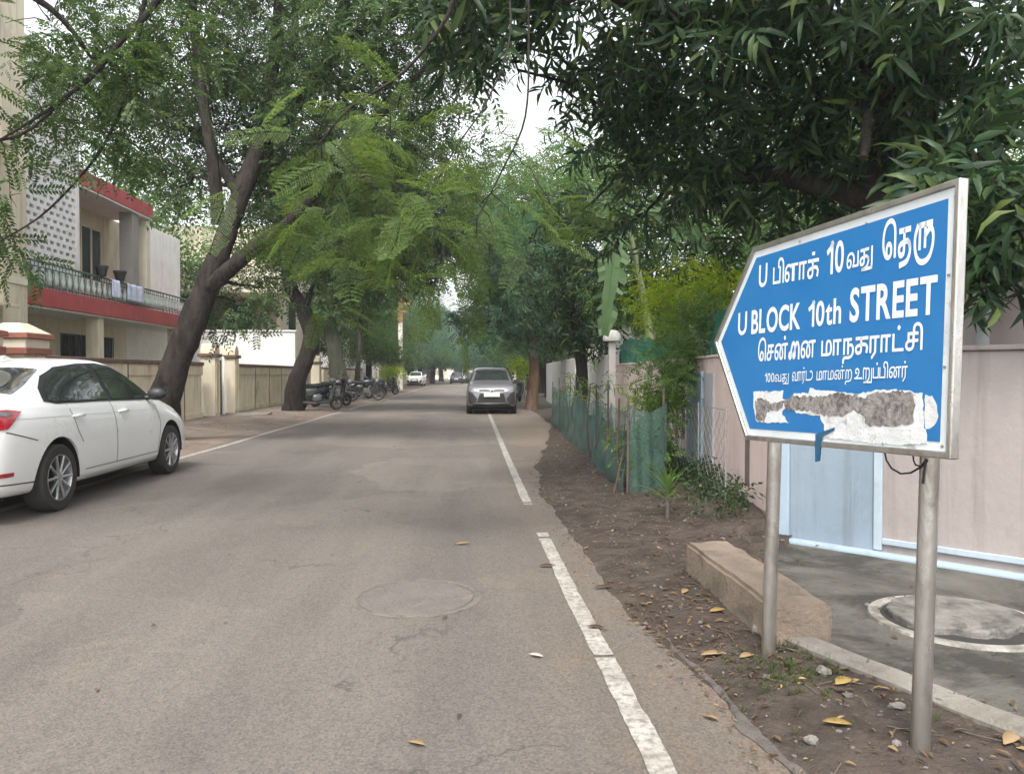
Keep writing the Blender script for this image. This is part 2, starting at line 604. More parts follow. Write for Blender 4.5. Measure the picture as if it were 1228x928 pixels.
tag(mb.build('road_edge', TARLIP, smooth=40), kind='structure')

# concrete apron in front of the corner gate, with its kerb
mb = MB()
mb.prism(APRON, -0.12, 0.175)
tag(mb.build('pavement', CONC, bevel=0.012), kind='structure')
mb = MB()
ys = np.linspace(0, 1, 46)
ka, kb = V(1.47, 3.66, 0), V(2.75, 0.75, 0)
kd = (kb - ka).normalized(); kn = V(-kd.y, kd.x, 0)
if kn.x > 0: kn = -kn
vs = []
for i, t in enumerate(ys):
    p = ka.lerp(kb, t) + kn * 0.0
    w = 0.125 + 0.015 * nz(p.x, p.y, 3, 3) + 0.01 * nz(p.x, p.y, 12, 3)
    h = 0.083 + 0.008 * nz(p.x, p.y, 4, 5)
    a, b = p + kn * w, p - kn * 0.004
    vs += [V(a.x, a.y, -0.1), V(a.x, a.y, h - 0.014), V(*(a + (b - a) * .12).xy, h), V(*(a + (b - a) * .9).xy, h + .002), V(b.x, b.y, h - .012), V(b.x, b.y, -0.1)]
mb.add(vs, [(6 * i + k, 6 * i + k + 1, 6 * i + k + 7, 6 * i + k + 6) for i in range(len(ys) - 1) for k in range(5)])
mb.add(vs[:6], [(0, 1, 2, 3, 4, 5)])
tag(mb.build('kerb', KERB, smooth=40), kind='structure')

# manhole covers
RUSTC = M('cover_concrete', (0.20, 0.19, 0.17), (0.125, 0.117, 0.102), 9, 0.9, bmp=1.0, bscale=22, spots=(0.07, 0.067, 0.057), spot_scale=5, spot_amt=(.5, .62))
WRING = M('whitewashed_ring', (0.36, 0.345, 0.31), (0.26, 0.245, 0.215), 9, 0.85, bmp=0.5, bscale=50, spots=(0.13, 0.122, 0.10), spot_scale=6, spot_amt=(.44, .6))
DARKGAP = M('dark_gap', (0.03, 0.028, 0.025), rough=0.95)
mc = gnd(1150, 745, 0.055)
t = thing('manhole_cover', 'round broken concrete manhole lid inside a white painted ring on the pavement', 'manhole', mc)
mb = MB(); mb.lathe([(0.355, -0.02), (0.36, 0.010), (0.415, 0.012), (0.43, -0.02)], n=48)
mb.build('ring', WRING, t, smooth=40)
mb = MB()
pr = []
for k in range(48):
    a = 2 * PI * k / 48
    r = 0.325 + 0.016 * nz(math.cos(a) * 3, math.sin(a) * 3, 1.5, 1) + .008 * nz(math.cos(a) * 9, math.sin(a) * 9, 1.5, 1)
    if -2.4 < a - 2 * PI < -0.7: r -= 0.045 + 0.07 * abs(nz(a, 0, 5, 2))
    pr.append((r * math.cos(a), r * math.sin(a)))
mb.prism(pr, -0.02, 0.062)
mb.build('lid', RUSTC, t, bevel=0.01)
mb = MB(); mb.lathe([(0.0, 0.005), (0.357, 0.005)], n=40)
mb.build('rim_gap', DARKGAP, t)
mc = gnd(500, 716, 0.0)
COVR = M('buried_cover', (0.150, 0.132, 0.116), (0.116, 0.102, 0.091), 4, 0.9, bmp=0.9, bscale=40, spots=(0.18, 0.152, 0.126), spot_scale=5)
t = thing('manhole_cover', 'flush round manhole lid sunk in the asphalt of the road', 'manhole', mc)
mb = MB(); mb.lathe([(0.0, 0.005), (0.325, 0.006), (0.332, -0.004)], n=48); mb.build('lid', COVR, t, smooth=40)
mb = MB()
mb.lathe([(0.338, 0.003), (0.350, 0.008), (0.366, 0.008), (0.378, 0.002)], n=48)
mb.build('ring', M('buried_ring', (0.135, 0.121, 0.108), (0.085, 0.077, 0.07), 12, 0.85, bmp=.9, spots=(.16, .135, .112), spot_scale=7, spot_amt=(.42, .55)), t, smooth=40)
# ================================================================== STREET NAME SIGN
STEEL = M('dull_steel', (0.56, 0.54, 0.51), (0.38, 0.36, 0.33), 9, 0.30, metal=0.9, bmp=0.12, bscale=70, spots=(0.24, 0.20, 0.165), spot_scale=4, spot_amt=(0.55, 0.72), stretch=(1, 1, .35))
SBLUE = M('sign_blue', (0.008, 0.135, 0.37), (0.014, 0.155, 0.39), 2.5, 0.42, spots=(0.02, 0.125, 0.29), spot_scale=9, spot_amt=(0.62, 0.75), coat=0.15)
SWHITE = M('sign_white', (0.64, 0.68, 0.69), (0.54, 0.58, 0.59), 5, 0.45, spots=(0.30, 0.29, 0.265), spot_scale=8, spot_amt=(0.62, 0.74), coat=0.1)
LETTER = M('letter_white', (0.74, 0.78, 0.80), (0.66, 0.70, 0.72), 12, 0.5)
SCRAPE = M('scraped_glue', (0.20, 0.178, 0.165), (0.33, 0.305, 0.285), 45, 0.9, bmp=0.6, bscale=120, spots=(0.11, 0.098, 0.09), spot_scale=30, spot_amt=(0.48, 0.6))
STICK = M('torn_paper', (0.66, 0.68, 0.68), (0.56, 0.57, 0.57), 14, 0.7, spots=(.30, .28, .26), spot_scale=16, spot_amt=(.56, .7), bmp=0.3, bscale=60)
WIRE = M('black_cable', (0.015, 0.015, 0.015), rough=0.5)
TAPE = M('blue_tape', (0.012, 0.075, 0.15), (0.02, 0.095, 0.18), 12, 0.6)

SU = V(-0.1745, 0.985, 0).normalized()            # along the board, right edge -> arrow tip
SN = V(-SU.y, SU.x, 0)                             # faces the road
LEAN = R(1.6)
SW = V(0, 0, 1) * math.cos(LEAN) - SN * math.sin(LEAN)
SO = SN * math.cos(LEAN) + V(0, 0, 1) * math.sin(LEAN)     # outward normal of the leaning board
PR = gnd(1103, 915); PL = gnd(921, 793)
S0 = PR + SN * 0.062 + SU * (-0.16)                # board origin: foot of the right edge
def buv(px, py):
    d = ray(px, py)
    o = V(0, 0, CAMH)
    t = (S0 - o).dot(SO) / d.dot(SO)
    q = o + d * t - S0
    return (-q.dot(SU), q.dot(SW))                 # x grows to the right as one reads
def bpt(x, y, w=0.0):
    return S0 - SU * x + SW * y + SO * w

sign = thing('street_sign', 'blue arrow shaped street name board in a steel frame on two steel posts', 'street sign', (PR + PL) / 2)
OUT = [buv(*q) for q in ((1155, 213), (1143, 551), (896, 527), (858, 410), (905, 297))]
def inset(poly, d):
    k = len(poly)
    cx = sum(p[0] for p in poly) / k; cy = sum(p[1] for p in poly) / k
    res = []
    for i in range(k):
        a, b, c = [Vector((*poly[(i + j) % k], 0)) for j in (-1, 0, 1)]
        def ln(p, q):
            n_ = Vector((-(q - p).y, (q - p).x, 0)).normalized()
            if n_.dot(Vector((cx, cy, 0)) - p) < 0: n_ = -n_
            return p + n_ * d, (q - p).normalized()
        p1, d1 = ln(a, b); p2, d2 = ln(b, c)
        cr = d1.x * d2.y - d1.y * d2.x
        t = ((p2 - p1).x * d2.y - (p2 - p1).y * d2.x) / cr
        q = p1 + d1 * t
        res.append((q.x, q.y))
    return res
# square tube frame
mb = MB()
fo, fi = OUT, inset(OUT, 0.020)
k = 5
vs = [bpt(*q, w) for q in fo for w in (-0.022, 0.012)] + [bpt(*q, w) for q in fi for w in (-0.022, 0.012)]
fs = []
for i in range(k):
    j = (i + 1) % k
    a, b, c, d = 2 * i, 2 * i + 1, 2 * j, 2 * j + 1
    e, f, h, m_ = 10 + 2 * i, 10 + 2 * i + 1, 10 + 2 * j, 10 + 2 * j + 1
    fs += [(a, c, d, b), (b, d, m_, f), (f, m_, h, e), (e, h, c, a)]
mb.add(vs, fs)
mb.build('frame', STEEL, sign, True, bevel=0.004)
mb = MB(); mb.prism(inset(OUT, 0.022), -0.006, 0.008, bpt)
panel = mb.build('panel', SWHITE, sign, True)
blue = inset(OUT, 0.052)
bl2 = [blue[0], blue[1], buv(1060, 524), buv(990, 517), blue[2], blue[3], blue[4]]
mb = MB(); mb.prism(blue, 0.0025, 0.0012, bpt)
mb.build('blue_field', SBLUE, panel, True)
# rivets along the white border
for q in ((1147, 236), (1139, 330), (1134, 440), (1131, 535), (1040, 268), (960, 290), (880, 350), (878, 470), (985, 524), (1060, 532)):
    x, y = buv(*q)
    mb = MB()
    mb.lathe([(0.0055, 0.0), (0.0045, 0.0035), (0.0, 0.0045)], c=(0, 0, 0), n=8)
    for i in range(len(mb.v) - 24, len(mb.v)):
        a = mb.v[i]
        mb.v[i] = tuple(bpt(x + a[0], y + a[1], 0.0025 + a[2]))
    mb.build('rivet', STEEL, sign, True)

# ---- lettering
def font_tok(s, bold):
    c = bpy.data.curves.new('t', 'FONT')
    c.body = s
    c.offset = bold
    c.resolution_u = 4
    o = bpy.data.objects.new('t', c)
    C.objects.link(o)
    dg = bpy.context.evaluated_depsgraph_get()
    dg.update()
    me = bpy.data.meshes.new_from_object(o.evaluated_get(dg))
    vs = [(v.co.x, v.co.y) for v in me.vertices]
    fs = [tuple(p.vertices) for p in me.polygons]
    bpy.data.objects.remove(o)
    bpy.data.curves.remove(c)
    bpy.data.meshes.remove(me)
    return vs, fs
def stroke_tok(paths, w):
    vs, fs = [], []
    for pts in paths:
        # Catmull-Rom smoothing
        P = [Vector((*p, 0)) for p in pts]
        sm = []
        if len(P) > 2:
            for i in range(len(P) - 1):
                p0, p1, p2, p3 = P[max(i - 1, 0)], P[i], P[i + 1], P[min(i + 2, len(P) - 1)]
                for s in range(6):
                    t = s / 6
                    sm.append(0.5 * ((2 * p1) + (p2 - p0) * t + (2 * p0 - 5 * p1 + 4 * p2 - p3) * t * t + (3 * p1 - p0 - 3 * p2 + p3) * t ** 3))
            sm.append(P[-1])
        else:
            sm = P
        b = len(vs)
        for i, p in enumerate(sm):
            d = (sm[min(i + 1, len(sm) - 1)] - sm[max(i - 1, 0)]).normalized()
            nn = Vector((-d.y, d.x, 0)) * w / 2
            ext = d * (w / 2 if i == len(sm) - 1 else (-w / 2 if i == 0 else 0))
            vs += [tuple((p + nn + ext).xy), tuple((p - nn + ext).xy)]
        fs += [(b + 2 * i, b + 2 * i + 1, b + 2 * i + 3, b + 2 * i + 2) for i in range(len(sm) - 1)]
    return vs, fs
TA = [[(.10, .52), (.60, .52)], [(.32, .52), (.32, .12), (.26, .02), (.12, .01), (.05, .11), (.10, .22), (.32, .27), (.52, .27), (.62, .17)]]
GLY = {
    '*tha': TA + [[(.52, .27), (.63, .18), (.62, .0), (.46, -.15), (.14, -.2)]],
    '*thu': TA + [[(.52, .27), (.63, .18), (.61, .02), (.48, -.12), (.2, -.18)], [(.2, -.18), (.88, -.18)], [(.88, -.18), (.88, .54)]],
    '*ru': [[(.27, .08), (.27, .52)], [(.27, .52), (.84, .52)], [(.54, .52), (.54, .10)], [(.14, .50), (.03, .30), (.05, .02), (.22, -.18), (.48, -.24), (.76, -.16), (.92, .06), (.93, .30), (.80, .42), (.56, .30)]],
    '*1': [[(.02, .52), (.14, .58), (.25, .68)], [(.24, .68), (.24, .05)]],
    '*ka': [[(.08, .52), (.72, .52)], [(.36, .52), (.36, .12), (.28, .03), (.13, .02), (.05, .12), (.10, .24), (.36, .30)], [(.36, .30), (.6, .30), (.72, .2), (.7, .06)]],
    '*k': [[(.08, .52), (.72, .52)], [(.36, .52), (.36, .12), (.28, .03), (.13, .02), (.05, .12), (.10, .24), (.36, .30)], [(.36, .30), (.6, .30), (.72, .2), (.7, .06)], [(.36, .74), (.44, .74)]],
    '*ai': [[(.22, .13), (.14, .20), (.06, .12), (.13, .02), (.24, .08), (.25, .32), (.36, .52), (.49, .50), (.56, .30), (.55, .10), (.47, .03), (.40, .12), (.50, .20)], [(.55, .30), (.66, .51), (.80, .50), (.88, .32), (.88, .02)]],
    '*du': [[(.05, .54), (.05, .04)], [(.03, .04), (.45, .03), (.8, .06), (1.0, .22), (.98, .42), (.82, .54), (.66, .5)]],
    '*rru': [[(.05, 0), (.05, .5), (.2, .54), (.33, .48), (.33, 0)], [(.33, .46), (.48, .54), (.66, .46), (.68, .2), (.62, -.02), (.4, -.16), (.1, -.19)], [(.1, -.19), (.92, -.19)], [(.92, -.19), (.92, .5)]],
    '*u': [[(.30, .32), (.17, .32), (.17, .48), (.36, .54), (.52, .42), (.46, .22), (.2, .04), (.1, .03)], [(.08, .03), (.85, .03)]],
}
def word_mesh(toks, bold, sw, gap=0.075):
    vs, fs, ly = [], [], []
    x = 0.0
    for ti, tk in enumerate(toks):
        tam = any(ord(ch) > 127 for ch in tk)
        a, b = stroke_tok(GLY[tk], sw) if tk in GLY else font_tok(tk, 0.0 if tam else bold)
        if not a:
            continue
        if tam and bold:
            n0 = len(a)
            a = [(q[0] + dx, q[1] + dy) for dx, dy in ((-bold, 0), (bold, 0), (0, -bold), (0, bold)) for q in a]
            b = [tuple(i + k * n0 for i in f) for k in range(4) for f in b]
        x0, x1 = min(q[0] for q in a), max(q[0] for q in a)
        k = len(vs)
        nl = 4 if (tam and bold) else 1
        if tk in GLY:                                     # one layer per stroke
            nl = 1
        ly += [(j * nl // len(a)) + (ti % 2) * 4 for j in range(len(a))]
        vs += [(q[0] - x0 + x, q[1]) for q in a]
        fs += [tuple(i + k for i in f) for f in b]
        x += (x1 - x0) + gap
    return vs, fs, x - gap, ly
def place_word(mb, toks, a, b, toppx, unit, bold=0.02, sw=0.13, gap=0.075):
    """a, b: baseline ends (photo pixels); toppx: pixel of the letter top at a; unit: letter height in font units"""
    vs, fs, wd, ly = word_mesh(toks, bold, sw, gap)
    A, B = Vector(buv(*a)), Vector(buv(*b))
    H = Vector(buv(a[0], toppx)) - A
    sy = H.y / unit
    H2 = Vector(buv(b[0], b[1] - (a[1] - toppx) * 1.0)) - B
    # overlapping strokes lie a hair's breadth above one another
    mb.add([bpt(*(A + (B - A) * (x / wd) + Vector((0, y * sy))), 0.0052 + .00012 * k) for (x, y), k in zip(vs, ly)], fs)
CAP = 0.72
L = MB()
place_word(L, ['U'], (911, 345), (921, 342), 318, CAP, .016)
place_word(L, ['பி', 'ள', 'ா', '*k'], (928, 341), (983, 331.5), 321.5, .56, .014, .115, gap=.06)
place_word(L, ['*1', '0'], (992, 330), (1013, 324.5), 293, CAP, .016)
place_word(L, ['வ', '*thu'], (1016.5, 323), (1048, 314.5), 305, .56, .012, .115)
place_word(L, ['ெ', '*tha', '*ru'], (1059, 312.5), (1122, 297), 282, .56, .018, .125, gap=.11)
L.build('lettering', LETTER, sign, True, fix=False)
L = MB()
place_word(L, ['U'], (886, 402), (896.5, 400), 375, CAP, .016)
place_word(L, list('BLOCK'), (902, 400), (961, 393.5), 372, CAP, .024, gap=.07)
place_word(L, ['*1', '0', 't', 'h'], (970, 392), (1010, 387), 363, CAP, .02, gap=.06)
place_word(L, list('STREET'), (1020, 385.5), (1125, 375), 346, CAP, .026, gap=.07)
L.build('lettering', LETTER, sign, True, fix=False)
L = MB()
place_word(L, ['ெ', 'ச', 'ன்', '*ai', 'ன'], (910, 433), (979, 428), 415, .56, .014)
place_word(L, ['ம', 'ா', 'ந', '*ka', 'ர', 'ா', 'ட்', 'சி'], (986, 427), (1108, 419), 409, .56, .016, .12)
L.build('lettering', LETTER, sign, True, fix=False)
L = MB()
place_word(L, ['*1', '0', '0', 'வ', '*thu'], (918, 458.5), (947, 457), 449, .62, .0, .085)
place_word(L, ['வ', 'ா', 'ர்', '*du'], (951, 457), (976, 456), 446, .56, .0, .085)
place_word(L, ['ம', 'ா', 'ம', 'ன்', 'ற'], (980.5, 456), (1023, 454.5), 445, .56, .0, .085)
place_word(L, ['*u', '*rru', 'ப்', 'பி', 'ன', 'ர்'], (1026, 454.5), (1090, 452.5), 442, .56, .006, .095)
L.build('lettering', LETTER, sign, True, fix=False)

def z5(pts):
    return [buv(860 + x / 3.337, 420 + y / 3.337) for x, y in pts]
def ragged(poly, amp=0.0035, step=0.012):
    out = []
    k = len(poly)
    for i in range(k):
        a, b = Vector(poly[i]), Vector(poly[(i + 1) % k])
        m_ = max(1, int((b - a).length / step))
        for s in range(m_):
            q = a.lerp(b, s / m_)
            out.append((q.x + random.uniform(-amp, amp), q.y + random.uniform(-amp, amp)))
    return out
mb = MB()
for pl in ([(150, 165), (268, 163), (266, 192), (288, 206), (262, 252), (290, 290), (200, 290), (160, 285), (150, 230)],
           [(296, 205), (310, 170), (370, 172), (378, 152), (405, 162), (470, 165), (560, 176), (640, 160), (740, 158), (828, 172), (832, 308), (842, 318), (846, 374), (700, 380), (470, 352), (436, 348), (430, 300), (415, 262), (320, 250)],
           [(837, 180), (866, 186), (886, 225), (888, 262), (876, 300), (852, 318), (836, 312)]):
    mb.prism(ragged(z5(pl)), 0.0042, 0.0008, bpt)
st = mb.build('torn_sticker', STICK, sign, True, fix=False)
mb = MB()
for pl in ([(155, 205), (180, 190), (230, 212), (268, 205), (262, 236), (205, 246), (190, 284), (160, 276)],
           [(270, 206), (300, 182), (410, 186), (480, 170), (600, 188), (640, 168), (782, 164), (800, 205), (788, 292), (700, 306), (606, 300), (590, 262), (550, 240), (500, 268), (420, 258), (370, 240), (280, 240)]):
    mb.prism(ragged(z5(pl), 0.006), 0.0055, 0.0008, bpt)
mb.build('scraped_patch', SCRAPE, st, True, fix=False)
mb = MB()
mb.prism(z5([(478, 308), (474, 322), (428, 344), (420, 442), (404, 446), (400, 336)]), 0.0075, 0.001, bpt)
mb.prism(z5([(428, 362), (420, 442), (404, 446), (403, 362)]), 0.0125, 0.001, bpt)
mb.build('tape_strip', TAPE, sign, True)
mb = MB()
def zc(pts, w):
    return [bpt(*q, w) for q in z5(pts)]
mb.tube(zc([(640, 400), (648, 440), (668, 472), (705, 494), (745, 490), (785, 466), (806, 436)], -0.03), 0.0035, 6)
mb.tube(zc([(748, 410), (750, 440), (758, 458), (782, 466), (806, 440)], -0.035), 0.003, 6)
mb.tube(zc([(806, 432), (800, 470), (792, 534)], -0.028), 0.003, 6)
mb.build('cable', WIRE, sign, True, smooth=60)
for q, pxt in ((PR, (1113, 540)), (PL, (929, 520))):
    dirn = (SW + V(0, 0, 0)).normalized()
    mb = MB()
    mb.tube([q - dirn * 0.15, q + dirn * 1.75], 0.0305, 28)
    mb.build('post', STEEL, sign, True, smooth=40)
for q in (PR, PL):
    for hgt in (1.12, 1.66):
        c = q + SW * hgt
        mb = MB(); mb.box(c + SO * 0.036, (0.12, 0.02, 0.03), Matrix((-SU, SO, SW)).transposed())
        mb.build('bracket', STEEL, sign, True)

# old concrete block lying beside the posts
BLK = M('sandy_concrete', (0.235, 0.185, 0.138), (0.175, 0.138, 0.104), 6, 0.95, bmp=0.8, bscale=40, spots=(0.105, 0.083, 0.063), spot_scale=5, spot_amt=(0.52, 0.68))
b0, b1 = gnd(955, 772, 0.03), gnd(852, 690, 0.03)
d = (b1 - b0); ang = math.atan2(d.y, d.x)
t = thing('concrete_block', 'long sandy concrete kerb block lying on the dirt behind the sign posts', 'concrete block', (b0 + b1) / 2, ang)
bm = bmesh.new()
bmesh.ops.create_cube(bm, size=1)
bmesh.ops.scale(bm, vec=(d.length + 0.12, 0.29, 0.24), verts=bm.verts)
bmesh.ops.bevel(bm, geom=bm.edges[:], offset=0.02, segments=2, affect='EDGES')
bmesh.ops.subdivide_edges(bm, edges=[e for e in bm.edges if e.calc_length() > 0.08], cuts=9, use_grid_fill=True)
for v in bm.verts:
    v.co += Vector((mn.noise(v.co * 9 + V(1, 2, 3)), mn.noise(v.co * 9 + V(5, 2, 3)), mn.noise(v.co * 9 + V(1, 8, 3)))) * 0.010
    v.co.z += 0.085
me = bpy.data.meshes.new('concrete_block')
bm.to_mesh(me); bm.free()
me.materials.append(BLK)
me.polygons.foreach_set('use_smooth', [True] * len(me.polygons)); me.set_sharp_from_angle(angle=R(35))
o = bpy.data.objects.new('block', me); C.objects.link(o); o.parent = t
# ================================================================== RIGHT-HAND SIDE: compound walls, nets, fence, posts
PINK = M('pink_wash', (0.66, 0.53, 0.49), (0.58, 0.465, 0.43), 1.6, 0.9, bmp=0.25, bscale=25, spots=(0.40, 0.33, 0.30), spot_scale=1.7, spot_amt=(0.54, 0.74), stretch=(1, 1, .55), streak=(.42,.345,.31))
PINKG = M('pinkish_grey_wash', (0.325, 0.285, 0.268), (0.28, 0.247, 0.232), 1.6, 0.9, bmp=0.25, bscale=25, spots=(0.245, 0.208, 0.19), spot_scale=2.2, spot_amt=(0.55, 0.74), stretch=(1, 1, .55), streak=(.20,.17,.155))
PBLUE = M('pale_blue_wash', (0.30, 0.38, 0.45), (0.26, 0.33, 0.395), 2, 0.85, bmp=0.2, bscale=25, spots=(0.25, 0.29, 0.32), spot_scale=2.2, spot_amt=(0.54, 0.74), stretch=(1, 1, .5), streak=(.20,.235,.26))
PBLUE2 = M('grey_blue_wash', (0.225, 0.28, 0.33), (0.19, 0.24, 0.285), 2, 0.85, bmp=0.2, bscale=25, spots=(0.17, 0.20, 0.23), spot_scale=2.2, spot_amt=(0.54, 0.74), stretch=(1, 1, .5), streak=(.13,.155,.175))
BORD = M('blue_white_wash', (0.36, 0.425, 0.475), (0.295, 0.35, 0.39), 4, 0.8, spots=(0.27, 0.28, 0.28), spot_scale=4, spot_amt=(0.56, 0.74))
MOULD = M('mossy_plaster', (0.30, 0.29, 0.25), (0.12, 0.13, 0.095), 6, 0.95, bmp=0.6, bscale=30, spots=(0.45, 0.43, 0.40), spot_scale=5)
SLOT = M('brown_slot', (0.16, 0.12, 0.105), rough=0.9)
PIPE = M('grey_pipe', (0.33, 0.34, 0.34), (0.27, 0.28, 0.28), 5, 0.6)
ROOF = M('dull_plaster', (0.42, 0.40, 0.37), (0.36, 0.34, 0.31), 3, 0.9)
WHITEW = M('white_wash', (0.78, 0.77, 0.74), (0.70, 0.69, 0.66), 2, 0.85, bmp=0.15, bscale=20, spots=(0.58, 0.56, 0.52), spot_scale=1.4, spot_amt=(0.58, 0.76), streak=(.46,.44,.40))
DGLASS = M('dark_window_glass', (0.03, 0.035, 0.04), rough=0.12, rvar=0)

CA = CORNER.copy()
CB = gnd(1228, 703)                                   # along the splayed corner face
cd = (CB - CA).normalized(); cn = V(cd.y, -cd.x, 0)   # cn faces the camera
if cn.y > 0: cn = -cn
CE = CA + cd * 4.2
WT = 1.445

# --- splayed corner wall with painted panels
t = thing('compound_wall', 'corner compound wall in pinkish grey with a pale blue gate panel behind the sign', 'wall', CA)
def cp(s, out, z):
    q = CA + cd * s + cn * out
    return V(q.x, q.y, z)
def cslab(mb, s0, s1, z0, z1, o0, o1):
    P = [cp(s, o, z) for z in (z0, z1) for o in (o0, o1) for s in (s0, s1)]
    mb.add(P, [(0, 1, 3, 2), (4, 6, 7, 5), (0, 4, 5, 1), (2, 3, 7, 6), (0, 2, 6, 4), (1, 5, 7, 3)])
def s_of(px):
    d = ray(px, 600)
    # (CA + cd*s).x / .y = d.x
    return (d.x * CA.y - CA.x) / (cd.x - d.x * cd.y)
sA, sB, sC, sD = 0.0, s_of(948), s_of(1049), s_of(1059)
mb = MB(); cslab(mb, 0.004, 4.2, -0.2, WT, -0.22, 0.0); mb.build('wall_core', PINKG, t, True, bevel=0.012)
mb = MB(); cslab(mb, -0.01, sB, 0.0, WT - 0.02, 0.0, 0.035); mb.build('pilaster', PBLUE, t, True, bevel=0.008)
mb = MB(); cslab(mb, sB, sC, 0.06, WT - 0.05, 0.0, 0.012); mb.build('gate_panel', PBLUE2, t, True, bevel=0.005)
mb = MB(); cslab(mb, sC, sD, 0.09, WT - 0.05, 0.0, 0.028)
cslab(mb, sD, 4.2, 0.135, 0.175, 0.0, 0.026); mb.build('border', BORD, t, True, bevel=0.005)
mb = MB(); cslab(mb, sB - 0.02, 4.2, -0.05, 0.085, 0.0, 0.09); mb.build('plinth', PBLUE, t, True, bevel=0.02)
mb = MB(); cslab(mb, -0.02, 4.2, WT + 0.001, WT + 0.035, -0.25, 0.03); mb.build('coping', PINKG, t, True, bevel=0.01)

# --- pink house behind, glimpsed between the leaves
hx = CA + cd * 1.05 - cn * 0.75
t = thing('pink_house', 'plain pink house with a flat roof behind the corner compound wall', 'house', (5.2, 9.5, 0))
ha = CA + cd * 0.92 - cn * 0.6
hb = ha + cd * 5
mb = MB(); mb.wallbox((ha.x, ha.y), (hb.x, hb.y), -0.1, 1.98, 0.2, 0.0)
hc = V(ha.x + 0.25, ha.y + 0.35, 0)
mb.bx(hc.x + 3.0, hc.x + 9, hc.y + .3, 17.0, -0.1, 3.2)
mb.build('wall', PINKG, t, True, bevel=0.01)
mb = MB(); mb.bx(hc.x + 2.75, hc.x + 9.3, hc.y, 17.3, 3.21, 3.4); mb.build('roof', ROOF, t, True, bevel=0.02)
for y0 in (8.5, 11.5, 14.5):
    for z0 in (1.0,):
        mb = MB(); mb.bx(hc.x + 2.96, hc.x + 3.04, y0, y0 + 1.2, z0, z0 + 1.25)
        w = mb.build('window', DGLASS, t, True)
        mb = MB()
        for a in (y0 - 0.06, y0 + 1.2):
            mb.bx(hc.x + 2.92, hc.x + 2.998, a, a + .06, z0 - .06, z0 + 1.31)
        for a in (z0 - .06, z0 + 1.25):
            mb.bx(hc.x + 2.922, hc.x + 3.0, y0, y0 + 1.2, a, a + .06)
        mb.bx(hc.x + 2.93, hc.x + 3.0, y0 + .57, y0 + .63, z0, z0 + 1.25)
        mb.build('frame', WHITEW, w, True)
pa = cp(s_of(1160), -0.32, 0)
t = thing('drain_pipe', 'grey vertical drain pipe standing behind the corner wall beside the sign', 'pipe', pa)
mb = MB(); mb.tube([pa, pa + V(0, 0, 2.3)], 0.045, 14); mb.build('pipe', PIPE, t, True, smooth=50)
mb = MB()
for z in (1.72,): mb.lathe([(.046, z - .03), (.056, z - .03), (.056, z + .03), (.046, z + .03)], c=pa, n=14)
mb.build('clamp', PIPE, t, True, smooth=30)

# --- pink wall along the street
t = thing('compound_wall', 'long low pink compound wall with a pale blue pilaster along the right verge', 'wall', V(wallx(9), 9, 0))
ys = [5.60, 8, 10.6, 13.5, 17.0]
pts = [(wallx(y), y) for y in ys]
def wslab(mb, y0, y1, z0, z1, o0, o1):
    ks = [y0] + [y for y in ys if y0 < y < y1] + [y1]
    for a, b in zip(ks[:-1], ks[1:]):
        P = [V(wallx(y) - o, y, z) for z in (z0, z1) for o in (o0, o1) for y in (a, b)]
        mb.add(P, [(0, 1, 3, 2), (4, 6, 7, 5), (0, 4, 5, 1), (2, 3, 7, 6), (0, 2, 6, 4), (1, 5, 7, 3)])
def wy(px):                                # y on the wall face seen at this photo column
    y = 8.0
    for _ in range(40): y = wallx(y) / ray(px, 450).x
    return y
mb = MB(); wslab(mb, 5.62, 17.0, -0.2, WT + .02, -0.2, 0.0); mb.build('wall_core', PINK, t, True, bevel=0.01)
mb = MB(); wslab(mb, wy(846), wy(828), 0.0, WT - .12, 0.0, 0.05); mb.build('pilaster', PBLUE, t, True, bevel=0.01)
mb = MB(); wslab(mb, wy(857), wy(846.4), 0.0, WT - .14, 0.0, 0.02); mb.build('grey_band', M('plain_grey', (0.40, 0.40, 0.41), (0.34, 0.34, 0.36), 3, 0.85), t, True)  # even grey strip beside the pilaster
mb = MB(); wslab(mb, 5.7, 17.0, WT + .021, WT + .05, -0.23, 0.02); mb.build('coping', PINK, t, True, bevel=0.008)
for px, z0, z1 in ((897, .32, .84), (820, .5, 1.15), (812, .5, 1.15)):
    y0 = wy(px)
    mb = MB(); wslab(mb, y0 - .07, y0 + .07, z0, z1, 0.0, 0.004); mb.build('slot', SLOT, t, True)
mb = MB()
def foot(a, b):
    y = lerp(5.75, 16.8, a)
    h = 0.20 + 0.09 * nz(1, y, 2.1, 3) + .05 * nz(2, y, 7, 3)
    o = 0.004 + 0.02 * (1 - b) * (1 + nz(b * 3, y, 5, 8))
    return V(wallx(y) - o, y, lerp(0.0, h, b))
mb.grid(foot, 130, 4); mb.build('mossy_foot', MOULD, t, True, smooth=60)

